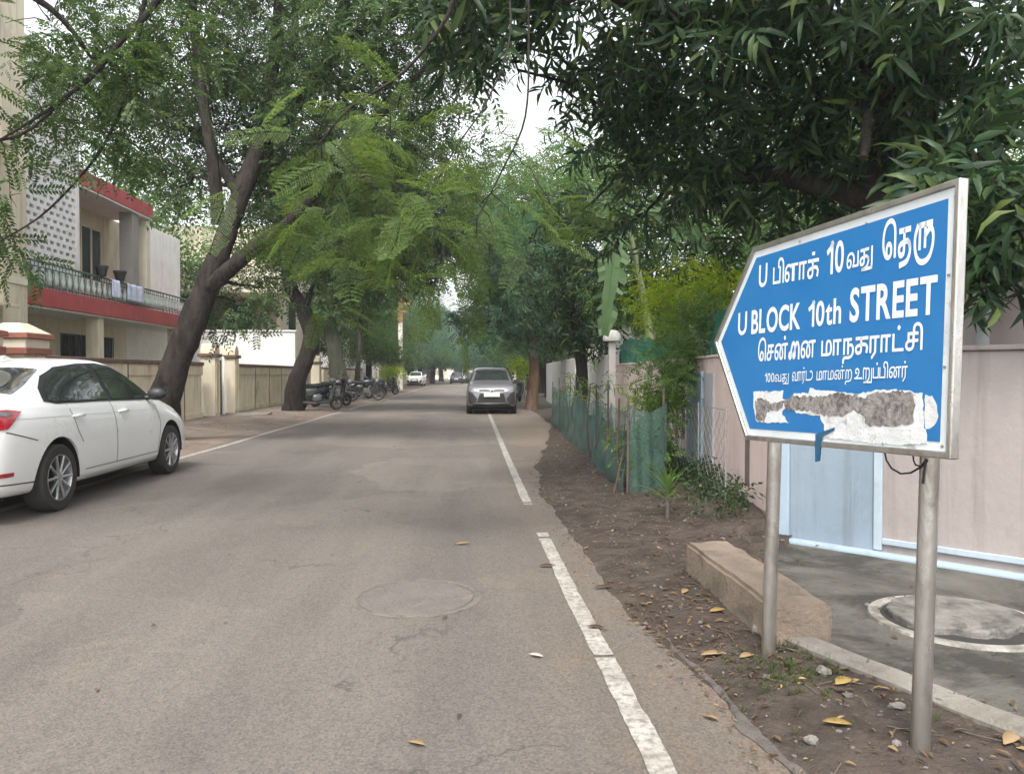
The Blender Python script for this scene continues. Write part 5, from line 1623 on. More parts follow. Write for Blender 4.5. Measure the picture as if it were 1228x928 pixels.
def T_leaf(v, q, base, d, up, ln, w, seg=1, droop=0.0, fold=.25):
    """adds one leaf blade: two halves along a midrib that bends down"""
    d = Vector(d).normalized(); up = Vector(up)
    side = d.cross(up)
    if side.length < 1e-4: side = V(1, 0, 0)
    side.normalize(); nrm = side.cross(d)
    k = len(v)
    p = Vector(base)
    prof = {1: [0, 1, 0], 2: [.12, 1, 0], 3: [.15, .95, .75, 0], 4: [.12, .8, 1, .7, 0]}[seg] if seg > 1 else None
    if seg == 1:
        m = p + d * ln * .5
        v += [p, m + side * w / 2 + nrm * w * fold, p + d * ln - V(0, 0, droop * ln), m - side * w / 2 + nrm * w * fold]
        q.append((k, k + 1, k + 2, k + 3))
        return
    cur, dd = p.copy(), d.copy()
    for i in range(seg + 1):
        ww = prof[i] * w / 2
        nn = side.cross(dd)
        v += [cur + side * ww + nn * ww * fold, cur.copy(), cur - side * ww + nn * ww * fold]
        cur = cur + dd * ln / seg
        dd = (dd - V(0, 0, droop / seg)).normalized()
    for i in range(seg):
        a, b = k + 3 * i, k + 3 * (i + 1)
        q += [(a, a + 1, b + 1, b), (a + 1, a + 2, b + 2, b + 1)]
def rdir():
    return Vector((random.gauss(0, 1), random.gauss(0, 1), random.gauss(0, 1))).normalized()
def TT(fn, seed, *a, **k):
    random.seed(seed)
    v, q = [], []
    fn(v, q, *a, **k)
    return np.array([tuple(x) for x in v]), np.array(q, dtype=np.int32)
def neem_twig(v, q, nleaf=5, pairs=6, L=.26, lw=.024, ll=.062):
    """a twig along +Y with compound leaves"""
    for i in range(nleaf):
        b = V(0, .34 * i / nleaf, 0)
        a = i * 2.4 + random.uniform(-.4, .4)
        d = V(math.cos(a), .75, math.sin(a) * .7).normalized()
        T_leaf(v, q, b, d, V(0, 0, 1), L, .006, 1, .25)
        for j in range(pairs):
            t = (j + 1) / (pairs + .3)
            c = b + d * L * t - V(0, 0, .25 * L * t * t)
            side = d.cross(V(0, 0, 1)).normalized()
            for s in (1, -1):
                T_leaf(v, q, c, (side * s + d * .75 + V(0, 0, random.uniform(-.5, .15))).normalized(), V(0, 0, 1), ll * random.uniform(.8, 1.15), lw, 1, .12)
def mango_whorl(v, q, n=9, L=.24, w=.044):
    for i in range(n):
        a = i * 2.4 + random.uniform(-.3, .3)
        t = i / n
        b = V(0, .26 * t + random.uniform(-.02, .02), 0)
        d = V(math.cos(a), .35 + .9 * t + random.uniform(-.35, .35), math.sin(a) + random.uniform(-.3, .3))
        T_leaf(v, q, b, d, V(random.uniform(-.3, .3), .2, 1), L * random.uniform(.55, 1.25), w * random.uniform(.75, 1.15), 3, random.uniform(.8, 2.2))
def frond_bip(v, q, L=.46, n=13, m_=9):
    """feathery frond along +Y: pinnae with tiny leaflets"""
    T_leaf(v, q, V(0, 0, 0), V(0, 1, 0), V(0, 0, 1), L, .006, 4, .35)
    for i in range(n):
        t = (i + 1) / (n + .5)
        c = V(0, L * t, -.30 * L * t * t)
        pl = .125 * (math.sin(PI * (.18 + .72 * t))) ** .8 * random.uniform(.9, 1.1)
        for s in (1, -1):
            d = V(s, .42, random.uniform(-.28, .05)).normalized()
            for j in range(m_):
                u = (j + 1) / (m_ + .5)
                b = c + d * pl * u - V(0, 0, .14 * pl * u * u)
                pd = V(-d.y, d.x, 0)
                for r_ in (1, -1):
                    T_leaf(v, q, b, pd * r_ + d * .5 + V(0, 0, random.uniform(-.25, .1)), V(0, 0, 1), .0175, .0095, 1, .1)
def leaf_clump(v, q, n=26, R_=.36, L=.13, w=.06):
    for i in range(n):
        c = rdir() * R_ * random.random() ** .5
        d = (c.normalized() + rdir() * .7 + V(0, 0, -.35)).normalized()
        T_leaf(v, q, c, d, rdir(), L * random.uniform(.7, 1.3), w * random.uniform(.7, 1.3), 1, .2)
NEEM_T = [TT(neem_twig, s) for s in (1, 2, 3)]
NEEMBIG_T = [TT(neem_twig, s, 5, 5, .34, .040, .10) for s in (4, 5)]
MANGO_T = [TT(mango_whorl, s, random.choice((7, 9, 11))) for s in (6, 7, 8, 36, 37, 38, 39)]
FROND_T = [TT(frond_bip, s) for s in (9, 10)]
FRONDC_T = [TT(neem_twig, s, 5, 10, .28, .021, .052) for s in (21, 22)]
CLUMP_T = [TT(leaf_clump, s) for s in (11, 12, 13)]
CLUMPS_T = [TT(leaf_clump, s, 30, .20, .075, .034) for s in (14, 15)]
LANCE_T = [TT(mango_whorl, s, 10, .17, .026) for s in (16, 17)]

def place(templates, pos, fwd, scale):
    """copies of the templates at pos, their +Y along fwd"""
    pos, fwd = np.asarray(pos, float), np.asarray(fwd, float)
    n = len(pos)
    f = fwd / np.linalg.norm(fwd, axis=1, keepdims=True)
    up = np.zeros_like(f); up[:, 2] = 1
    up += RNG.normal(0, .45, up.shape)
    x = np.cross(f, up); x /= np.maximum(np.linalg.norm(x, axis=1, keepdims=True), 1e-6)
    z = np.cross(x, f)
    VS, QS, k = [], [], 0
    pick = RNG.integers(0, len(templates), n)
    for ti, (tv, tq) in enumerate(templates):
        idx = np.where(pick == ti)[0]
        if not len(idx): continue
        s = scale[idx][:, None, None]
        w = (tv[None, :, 0:1] * x[idx][:, None] + tv[None, :, 1:2] * f[idx][:, None] + tv[None, :, 2:3] * z[idx][:, None]) * s + pos[idx][:, None]
        VS.append(w.reshape(-1, 3))
        QS.append((tq[None] + (np.arange(len(idx)) * len(tv))[:, None, None]).reshape(-1, 4) + k)
        k += len(idx) * len(tv)
    return np.concatenate(VS), np.concatenate(QS)
def clump_points(c, r, n, droop, outw=.8, shell=.5):
    c = np.array(c, float); r = np.array(r, float)
    d = RNG.normal(0, 1, (n, 3)); d /= np.linalg.norm(d, axis=1, keepdims=True)
    rad = RNG.random(n) ** shell
    # uneven outline: the ellipsoid swells and shrinks with direction
    ph = RNG.random(3) * 6
    lump = 1 + .28 * np.sin(d[:, 0] * 4 + ph[0]) * np.sin(d[:, 1] * 4 + ph[1]) + .18 * np.sin(d[:, 2] * 6 + ph[2])
    p = c + d * r * (rad * lump)[:, None]
    f = d * outw + RNG.normal(0, .55, (n, 3)); f[:, 2] -= droop
    return p, f
def wob(a, b, n, amt):
    a, b = Vector(a), Vector(b)
    L = (b - a).length
    off = [Vector((random.uniform(-1, 1), random.uniform(-1, 1), random.uniform(-1, 1))) * amt * L for _ in range(n + 1)]
    return [a.lerp(b, i / n) + off[i] * math.sin(PI * i / n) + V(0, 0, .08 * L * math.sin(PI * i / n)) for i in range(n + 1)]
def limb(mb, pts, rad, n=12, sub=5, rough=.06):
    """smooth knobbly limb through pts"""
    P, Rd = [], []
    pts = [Vector(p) for p in pts]
    for i in range(len(pts) - 1):
        p0, p1, p2, p3 = pts[max(i - 1, 0)], pts[i], pts[i + 1], pts[min(i + 2, len(pts) - 1)]
        for s in range(sub):
            t = s / sub
            P.append(0.5 * ((2 * p1) + (p2 - p0) * t + (2 * p0 - 5 * p1 + 4 * p2 - p3) * t * t + (3 * p1 - p0 - 3 * p2 + p3) * t ** 3))
            Rd.append(lerp(rad[i], rad[i + 1], t) * (1 + random.uniform(-rough, rough)))
    P.append(pts[-1]); Rd.append(rad[-1])
    mb.tube(P, Rd, n, jit=rough)
    return P, Rd
def tree(name, label, limbs, clumps, templates, leafm, barkm, droop=.4, scale=(.8, 1.2), group=None, cat='tree', dens=1.0, sub=7, shell=.5, base=None, sides=12, join=True, seed=1, flare=True):
    random.seed(seed)
    b = Vector(limbs[0][0][0]) if base is None else Vector(base)
    t = thing(name, label, cat, (b.x, b.y, 0), 0, group)
    mb = MB(); nodes = []
    for li, (pts, rad) in enumerate(limbs):
        pts = [Vector(p) for p in pts]
        rad = list(rad)
        if li == 0 and flare:
            pts = [pts[0] - V(0, 0, .25), pts[0] + (pts[1] - pts[0]) * .12] + pts[1:]
            rad = [rad[0] * 1.5, rad[0] * 1.12] + rad[1:]
        P, Rd = limb(mb, pts, rad, max(6, sides if rad[0] > .08 else 7))
        nodes += list(zip(P, Rd))
    VS, QS, k = [], [], 0
    for (c, r, n) in clumps:
        c = Vector(c)
        r = (r, r, r * .8) if isinstance(r, (int, float)) else r
        if join:
            cand = [(q, rr) for q, rr in nodes if q.z < c.z + .35 * r[2]] or nodes
            if join == 'hang': cand = nodes
            q, rr = min(cand, key=lambda w: (w[0] - c).length + .2 * abs(w[0].x - c.x))
            br = min(rr * .6, .02 + .018 * (q - c).length)
            if join == 'hang': br = min(rr * .7, .007)
            mb.tube(wob(q, c, 6, .07), [lerp(br, br * .35, i / 6) for i in range(7)], 6)
        br2 = .007 * max(r) + .003
        for _ in range(sub):
            d = rdir(); e = c + V(d.x * r[0], d.y * r[1], d.z * r[2]) * random.uniform(.6, .95)
            mb.tube(wob(c + (c - e) * random.uniform(-.15, .1), e, 4, .08), [br2 * (1 - .2 * i) for i in range(5)], 4)
        p, f = clump_points(c, r, max(3, int(n * dens)), droop, shell=shell)
        s = RNG.uniform(scale[0], scale[1], len(p))
        v, qd = place(templates, p, f, s)
        VS.append(v); QS.append(qd + k); k += len(v)
    mb.build('trunk', barkm, t, True, smooth=70, fix=False)
    if VS:
        np_mesh('crown', np.concatenate(VS), np.concatenate(QS), leafm, t, True)
    return t
def A(px, py, y): return at(px, py, y)

# --- big dark trunked tree on the left verge
b1 = gnd(191, 530)
tree('neem_tree', 'big tree with a dark leaning forked trunk behind the white car', [
    ([b1, A(200, 470, 14.3), A(221, 410, 14.2), A(248, 345, 14.1), A(264, 305, 14.0)], [.30, .275, .245, .215, .19]),
    ([A(262, 308, 14.0), A(288, 235, 14.1), A(312, 170, 14.3), A(325, 105, 14.5), A(335, 0, 14.8), A(350, -160, 15)], [.185, .165, .14, .115, .09, .06]),
    ([A(246, 348, 14.05), A(300, 302, 13.7), A(352, 262, 13.3), A(400, 205, 12.9), A(455, 140, 12.4), A(530, 60, 12)], [.155, .125, .10, .08, .06, .035]),
    ([A(262, 270, 14.0), A(256, 200, 13.8), A(238, 80, 13.6), A(225, -60, 13.4)], [.12, .10, .08, .05]),
    ([A(312, 172, 14.3), A(372, 105, 14), A(404, 50, 13.8), A(416, -60, 13.6)], [.15, .13, .12, .07]),
    ([A(322, 120, 14.5), A(352, 60, 14.6), A(352, -60, 14.6)], [.09, .07, .05]),
    ([A(288, 235, 14.1), A(235, 160, 15.2), A(170, 120, 16.2)], [.10, .07, .04]),
    ([A(404, 50, 13.8), A(470, 20, 13), A(540, -40, 12.2)], [.09, .07, .04]),
], [(A(*q[:3]), q[3], q[4]) for q in [
    (120, 95, 16.5, 1.5, 100), (215, 40, 14.5, 1.6, 150), (130, 160, 16.5, 1.0, 40), (225, 170, 15.5, 1.1, 90), (300, 60, 15.5, 1.7, 190), (385, 110, 14.5, 1.5, 190),
    (330, 200, 15.5, 1.2, 120), (430, 30, 13, 1.6, 200), (400, 225, 14.5, 1.1, 120), (260, -90, 14, 2.0, 170), (450, 150, 13, 1.3, 150), (520, 20, 12, 1.5, 160),
    (360, -100, 14, 2.0, 160), (500, -100, 12.5, 2.0, 160), (352, 300, 14.3, .55, 34), (180, 110, 15.5, 1.0, 45), (282, 362, 14.6, .5, 30), (315, 345, 14.2, .35, 16), (215, 225, 15, .5, 26), (255, 130, 15.4, .9, 60)]],
    NEEM_T + NEEMBIG_T, NEEM, BARKD, .45, (.9, 1.5), seed=4, sides=18, dens=.78)

# --- second and third trunks further along the left verge
b2 = gnd(351, 494)
tree('neem_tree', 'second tree with a bent brown trunk beside the grey scooter', [
    ([b2, A(357, 455, 25.7), A(373, 410, 25.6), A(364, 372, 25.6), A(346, 335, 25.6), A(352, 270, 25.6), A(375, 190, 25.6)], [.33, .29, .27, .24, .21, .16, .10]),
    ([A(364, 372, 25.6), A(385, 330, 25.4), A(430, 280, 25)], [.14, .10, .06])],
    [(A(*q[:3]), q[3], q[4]) for q in [(330, 290, 27, 1.7, 110), (390, 270, 26, 2.0, 160), (440, 290, 25, 1.8, 140), (350, 215, 27, 2.0, 130), (420, 205, 26, 2.2, 150), (475, 240, 25, 2.0, 140), (398, 325, 25.5, 1.2, 60), (510, 200, 24, 2.0, 120), (540, 265, 25, 1.7, 80), (500, 300, 26, 1.6, 80)]],
    NEEMBIG_T, NEEM, BARKD, .4, (1.2, 1.8), seed=5)
b3 = gnd(411, 481)
tree('neem_tree', 'third tree with a straight mossy trunk behind the parked scooters', [
    ([b3, A(403, 432, 35.8), A(395, 385, 35.8), A(391, 340, 35.8), A(398, 270, 35.8)], [.42, .36, .33, .30, .2])],
    [(A(*q[:3]), q[3], q[4]) for q in [(415, 300, 36, 2.2, 100), (455, 320, 37, 2.2, 120), (470, 270, 37, 2.6, 140), (400, 250, 38, 2.4, 120), (440, 220, 38, 2.6, 120), (393, 365, 35.6, .8, 40)]],
    NEEMBIG_T, NEEMB, bark('mossy_bark', (.11, .115, .075), (.08, .075, .06)), .4, (1.5, 2.2), seed=6)
b4 = gnd(427, 473)
tree('neem_tree', 'slender young tree with thin branches behind the parked motorcycles', [
    ([b4, A(430, 430, 46), A(432, 395, 46), A(436, 360, 46)], [.17, .15, .13, .08]), ([A(432, 395, 46), A(418, 365, 46), A(412, 345, 46)], [.09, .07, .05]), ([A(432, 400, 46), A(448, 370, 46)], [.08, .05])],
    [(A(*q[:3]), q[3], q[4]) for q in [(420, 350, 46, 1.5, 45), (446, 355, 46, 1.6, 50), (433, 325, 47, 2.0, 70)]], NEEMBIG_T, NEEMB, BARKG, .3, (1.8, 2.4), seed=7)

# --- mango tree over the corner, its trunk behind the wall
mb0 = V(4.55, 7.5, 0)
def mg(px, py, y): return at(px, py, y)
tree('mango_tree', 'large dark mango tree with hanging lance leaves over the corner wall and sign', [
    ([mb0, V(4.5, 7.4, 1.4), V(4.4, 7.2, 2.5), V(4.2, 7.1, 3.4)], [.34, .30, .27, .24]),
    ([V(4.4, 7.2, 2.4), mg(1190, 290, 6.6), mg(1120, 262, 6.5), mg(1050, 240, 6.8), mg(1065, 150, 7)], [.22, .19, .15, .13, .07]),
    ([V(4.2, 7.1, 3.3), mg(1040, 60, 7.0), mg(930, 20, 7), mg(800, 20, 7.2), mg(680, -40, 7)], [.20, .17, .13, .10, .05]),
    ([V(4.2, 7.1, 3.4), mg(1120, -60, 6), mg(1020, -200, 5.2)], [.17, .12, .06]),
    ([mg(1050, 240, 6.8), mg(930, 210, 7.6), mg(840, 215, 8.6), mg(760, 190, 9.2)], [.12, .10, .07, .04]),
    ([mg(1040, 60, 7.0), mg(1040, 150, 6.0), mg(1035, 190, 5.7)], [.06, .045, .03]),
], [(A(*q[:3]), q[3], q[4]) for q in [
    (1010, 110, 7, .95, 95), (1100, 70, 6.3, .95, 95), (1180, 150, 5.8, .75, 70), (900, 130, 7.4, 1.0, 110), (835, 190, 8.6, .9, 65), (950, 205, 8.2, .8, 52), (1200, 40, 5.4, .8, 65), (800, 70, 8.0, 1.1, 120), (765, 165, 9.4, .85, 50),
    (1205, 225, 4.5, .36, 40), (1160, 200, 4.9, .36, 36), (1230, 280, 4.4, .28, 24), (1060, 170, 8.2, .9, 80), (880, 20, 6.6, 1.0, 110), (1000, -10, 6, 1.0, 100), (785, 40, 7.6, .75, 60), (680, -90, 7.0, 1.0, 90), (610, -40, 6.6, .7, 70), (770, 262, 10, .6, 30), (880, 270, 9.4, .5, 24),
    (1188, 322, 4.5, .15, 9), (1218, 318, 4.4, .17, 12), (990, 235, 7.6, .7, 50), (750, 125, 8.4, .7, 55), (1100, -90, 5.4, 1.1, 90), (900, -120, 6.2, 1.3, 110), (740, -160, 6.6, 1.3, 100), (555, 25, 6.8, .45, 32), (655, 5, 6.8, .35, 16), (700, 85, 8, .35, 11), (640, 60, 7.4, .2, 5), (880, 205, 7.8, .5, 26), (1130, 190, 6.6, .6, 45), (700, 250, 10.5, .7, 36)]],
    MANGO_T, MANGO, BARKD, .75, (.85, 1.25), seed=8, sides=14, dens=.98)

# --- trees behind the wall on the right
def bgtree(label, x, y, h, clumps, tm, lm, bk, rad=.22, name='garden_tree', sc=(1.0, 1.5), droop=.45, seed=9, dens=1.0, group=None):
    top = V(x, y, h)
    return tree(name, label, [([V(x, y, 0), V(x + .1, y, h * .3), V(x - .05, y + .1, h * .62), top], [rad, rad * .85, rad * .7, rad * .4])],
                [(A(*q[:3]), q[3], q[4]) for q in clumps], tm, lm, bk, droop, sc, seed=seed, dens=dens, group=group)
bgtree('dark bushy tree with a straight dark trunk just past the green net', 2.62, 19.0, 4.6, [(690, 360, 19, 1.25, 110), (720, 320, 18, 1.3, 110), (665, 330, 19.5, 1.2, 100), (705, 405, 18.5, .7, 46), (750, 350, 17, 1.0, 76), (690, 280, 19, 1.3, 90), (740, 270, 16, 1.2, 90), (668, 395, 19.5, .8, 44)], MANGO_T, MANGO, BARKD, .19, sc=(.9, 1.3))
bgtree('tree with a reddish brown trunk behind the silver grey hatchback', 2.08, 27.3, 5.0, [(610, 370, 27, 1.5, 100), (650, 350, 27, 1.6, 100), (600, 320, 28, 1.8, 110), (640, 290, 28, 2.0, 120), (665, 385, 28, 1.1, 50), (585, 380, 28, 1.0, 40)], NEEMBIG_T, TEAL, BARKR, .21, sc=(1.1, 1.6), seed=10)
bgtree('bright green garden tree behind the pink wall seen through mango gaps', 6.2, 16.5, 6.0, [(950, 330, 14, 1.5, 110), (870, 260, 15, 1.8, 130), (1010, 250, 15, 1.9, 130), (1120, 200, 14, 1.8, 110), (800, 330, 15.5, 1.4, 110), (920, 170, 16, 2.2, 140), (1060, 100, 16, 2.2, 110), (1200, 260, 12, 1.2, 60), (1180, 330, 11, .7, 30), (780, 220, 16, 1.6, 100)], NEEMBIG_T, NEEMB, BARKG, .2, sc=(.9, 1.4), seed=11)
bgtree('leafy tree arching over the right side of the street beyond the reddish trunk', 4.2, 34, 8.0, [(650, 240, 34, 2.6, 150), (700, 230, 32, 2.2, 90), (610, 250, 36, 2.6, 130), (720, 180, 30, 1.8, 50), (580, 300, 38, 2.2, 100), (600, 240, 30, 1.6, 60), (560, 260, 34, 2.0, 80), (620, 330, 36, 1.8, 70)], NEEMBIG_T, NEEMB, BARKG, .26, sc=(1.5, 2.2), seed=12)

# --- flame tree on the left verge whose long boughs hang feathery fronds in front of everything
fb = V(-6.3, 3.2, 0)
tree('flame_tree', 'flame tree out of sight at left whose feathery yellowish green fronds hang over the street', [
    ([fb, V(-6.2, 3.2, 1.6), V(-5.8, 3.4, 3.2), V(-5.0, 3.8, 4.4)], [.30, .26, .22, .18]),
    ([V(-5.0, 3.8, 4.4), V(-3.0, 4.6, 5.0), V(-1.0, 5.2, 5.2), A(632, -60, 5.4)], [.15, .11, .08, .03]),
    ([A(632, -60, 5.4), A(634, 40, 5.3), A(630, 140, 5.2), A(602, 205, 5.1), A(572, 262, 5.0)], [.010, .008, .007, .006, .004]),
    ([A(604, -60, 5.2), A(612, 40, 5.1), A(585, 120, 5), A(545, 180, 4.9), A(508, 250, 4.9)], [.009, .007, .006, .005, .004]),
    ([V(-1.0, 5.2, 5.2), A(540, -40, 5.2), A(500, 70, 5.3), A(420, 130, 5.4), A(385, 170, 5.5)], [.03, .016, .012, .009, .006]),
    ([V(-5.0, 3.8, 4.4), V(-4.6, 5.4, 4.9), A(182, -50, 6.6), A(132, 65, 6.4), A(72, 122, 6.3), A(0, 168, 6.2)], [.12, .07, .030, .022, .014, .008]),
    ([A(182, -50, 6.6), A(162, 60, 6.7), A(130, 165, 6.7), A(60, 250, 6.6), A(-5, 292, 6.5)], [.024, .018, .013, .009, .006]),
    ([A(178, -40, 7.0), A(166, 60, 7.0), A(158, 140, 7.1), A(136, 175, 7.1)], [.020, .016, .010, .006]),
], [(A(*q[:3]), q[3], q[4]) for q in [
    (385, 150, 5.5, .40, 17), (430, 215, 5.2, .42, 20), (500, 255, 5.0, .42, 22), (575, 245, 5.1, .38, 17), (530, 315, 5.4, .36, 14), (420, 300, 5.8, .36, 13), (636, 290, 5.3, .18, 5), (470, 165, 5.0, .38, 16),
    (345, 270, 5.8, .12, 2), (285, 228, 5.8, .12, 3), (600, 160, 5.2, .22, 5), (660, 245, 5.4, .2, 4), (480, 350, 5.8, .26, 7), (545, 385, 6.2, .18, 3), (400, 365, 6.0, .2, 4)]],
    FROND_T, GUL, BARKD, .35, (.55, 1.05), seed=13, sub=3, join='hang', dens=.82)
for i, (lb, cl, sd_) in enumerate([('dark feathery boughs hanging in the upper left corner from a tree out of sight', [(60, 25, 6.3, .45, 15), (125, 80, 6.6, .40, 18), (25, 105, 6.3, .28, 8), (95, 145, 6.6, .28, 9), (12, 235, 6.5, .20, 6), (180, 25, 6.9, .5, 22), (140, 160, 6.9, .25, 10), (0, 285, 6.6, .16, 5), (215, 90, 7, .3, 10)], 14)]):
    tree('acacia_tree', lb, [([V(-7.2, 4.6, 0), V(-7.1, 4.7, 2.0), V(-6.6, 5.2, 4.2), A(-60, -60, 6.0)], [.2, .17, .12, .06]), ([A(-60, -60, 6.0), A(60, 10, 6.3), A(110, 70, 6.5)], [.05, .025, .012]), ([V(-6.6, 5.2, 4.2), A(-120, 100, 6.1), A(0, 168, 6.25), A(80, 118, 6.4)], [.05, .03, .014, .008])],
         [(A(*q[:3]), q[3], q[4]) for q in cl], FRONDC_T, GULD, BARKD, .35, (.8, 1.2), seed=sd_, sub=4, join='hang')

# --- coconut palm at the far left edge
def palm_frond(VS, QS, base, d, L, sag, n=34, ll=.55, w=.035):
    v, q = [], []
    d = Vector(d).normalized(); side = d.cross(V(0, 0, 1)).normalized()
    pts = [base + d * L * t + V(0, 0, -sag * L * t * t) for t in np.linspace(0, 1, 13)]
    for i in range(n):
        t = .12 + .88 * i / n
        c = base + d * L * t + V(0, 0, -sag * L * t * t)
        tang = (d + V(0, 0, -2 * sag * t)).normalized()
        l_ = ll * math.sin(PI * (.15 + .8 * t)) ** .7
        for s in (1, -1):
            T_leaf(v, q, c, (side * s + tang * .55 + V(0, 0, random.uniform(-.5, -.1))), V(0, 0, 1), l_ * random.uniform(.85, 1.1), w, 2, .5)
    k = sum(len(x) for x in VS)
    VS.append(np.array([tuple(x) for x in v])); QS.append(np.array(q, dtype=np.int32) + k)
    return pts
def palm(name, label, base, h, fr, L, r=.14, ll=.55, w=.035, sag=.45, lm=PALMG, n=34, seed=2, cat='palm'):
    random.seed(seed)
    base = Vector(base)
    t = thing(name, label, cat, base)
    mb = MB(); VS, QS = [], []
    top = base + V(.1 * h, .05 * h, h) * 1.0
    if h > .5: limb(mb, [base - V(0, 0, .2), base + V(.02 * h, 0, h * .4), top], [r * 1.2, r, r * .8], 12, 9, .05)
    else: mb.tube([base - V(0, 0, .05), top], [r, r * .7], 8)
    for (az, el) in fr:
        pts = palm_frond(VS, QS, top, V(math.cos(az) * math.cos(el), math.sin(az) * math.cos(el), math.sin(el)), L * random.uniform(.85, 1.1), sag, n, ll, w)
        mb.tube(pts, [r * .16 * (1 - .9 * i / 12) + .002 for i in range(13)], 5)
    mb.build('trunk', BARKG, t, True, smooth=60, fix=False)
    np_mesh('crown', np.concatenate(VS), np.concatenate(QS), lm, t)
    return t
palm('coconut_palm', 'coconut palm whose pale fronds reach in at the upper left corner', (-9.4, 9.4, 0), 5.6, [(a, e) for a, e in ((0.1, .25), (.7, .35), (-.5, .1), (1.5, .5), (2.4, .4), (3.3, .3), (4.2, .5), (5.2, .35), (.35, .8))], 3.0, seed=3)

# --- saplings and shrubs along the pink wall
random.seed(14)
sp_ = gnd(800, 622, .06)
t = thing('seedling', 'small spiky seedling with long narrow arching leaves on the bare dirt', 'plant', sp_)
mb = MB(); mb.tube([sp_ - V(0, 0, .04), sp_ + V(.005, 0, .12), sp_ + V(0, .01, .25)], [.017, .015, .011], 8); mb.build('stem', BARKG, t, True, smooth=60)
v, q = [], []
for i in range(17):
    az = i * 2.4; el = random.uniform(.35, 1.35)
    T_leaf(v, q, sp_ + V(0, 0, .14 + .007 * i), V(math.cos(az) * math.cos(el), math.sin(az) * math.cos(el), math.sin(el)), V(.1, .2, 1), random.uniform(.24, .40), random.uniform(.022, .034), 4, random.uniform(.5, 1.3), .3)
np_mesh('leaves', [tuple(p) for p in v], q, leaf_mat('seedling_leaf', (.07, .14, .035), (.11, .19, .05), (.16, .21, .06), .35), t)
def shrub(label, base, clumps, tm, lm, name='shrub', sc=(.8, 1.2), droop=.3, seed=5, stems=None, cat='shrub', br=.018):
    random.seed(seed)
    base = Vector(base)
    limbs = stems or [([base, base.lerp(Vector(A(*clumps[0][:3])), .5), A(*clumps[0][:3])], [br, br * .8, br * .5])]
    return tree(name, label, limbs, [(A(*q[:3]), q[3], q[4]) for q in clumps], tm, lm, BARKG, droop, sc, seed=seed, sub=4, cat=cat, flare=False)
shrub('leafy climber leaning diagonally from the net fence up to the green shade net', gnd(776, 585, .06), [(788, 500, 8.2, (.12, .12, .19), 38), (798, 465, 8.3, (.14, .13, .19), 44), (812, 430, 8.4, (.17, .16, .19), 46), (832, 400, 8.6, (.24, .2, .18), 46), (776, 540, 8.1, (.15, .14, .2), 30), (845, 370, 8.8, (.2, .2, .14), 18)], NEEM_T, leaf_mat('climber_leaf', (.06, .13, .034), (.11, .19, .05), (.18, .26, .06), .35), 'climber', sc=(.55, .85), cat='climbing plant', seed=6)
shrub('yellowish green bush rising over the green shade net left of the sign', V(3.2, 9.6, 0), [(855, 352, 9.6, (.30, .4, .22), 40), (820, 348, 9.9, (.30, .4, .22), 34), (885, 342, 9.4, (.22, .4, .2), 24), (800, 372, 9.8, (.2, .3, .16), 14), (790, 350, 10.2, (.26, .3, .2), 20), (845, 378, 9.3, (.2, .3, .10), 10)], LANCE_T + NEEM_T, LIME, 'garden_bush', sc=(.7, 1.1), seed=7)
shrub('yellow green bamboo like sapling inside the near end of the net fence', gnd(757, 575, .06), [(762, 470, 8.7, (.10, .14, .24), 9), (755, 520, 8.6, (.12, .14, .24), 9), (772, 540, 8.6, (.12, .14, .2), 7)], LANCE_T, LIME, 'sapling', sc=(.6, .9), droop=.5, seed=8, cat='plant')
shrub('green sapling in the middle of the net fence with drooping lance leaves', gnd(715, 540, .06), [(715, 462, 11.4, (.14, .2, .3), 8), (722, 500, 11.2, (.14, .15, .25), 6)], LANCE_T, leaf_mat('sapling_leaf', (.06, .13, .03), (.10, .18, .04), (.16, .22, .05), .35), 'sapling', sc=(.8, 1.1), droop=.6, seed=9, cat='plant')
shrub('low green sapling at the far end of the net fence', gnd(682, 510, .06), [(684, 465, 16, (.18, .2, .3), 7), (690, 480, 15.6, (.18, .2, .25), 5)], LANCE_T, leaf_mat('sapling_leaf', (.06, .13, .03), (.10, .18, .04), (.16, .22, .05), .35), 'sapling', sc=(1, 1.3), droop=.6, seed=10, cat='plant')
shrub('round bright green bush beside the roof of the silver grey hatchback', V(2.7, 40, 0), [(625, 443, 40, (.7, .7, .6), 60)], CLUMP_T, LIME, 'garden_bush', sc=(.8, 1.1), seed=11, br=.03)
shrub('bright green roadside bush at the foot of the pale utility pole', V(-5.9, 55, 0), [(470, 447, 55, (.8, .9, .6), 60)], CLUMP_T, LIME, 'garden_bush', sc=(.9, 1.2), seed=12, br=.03)
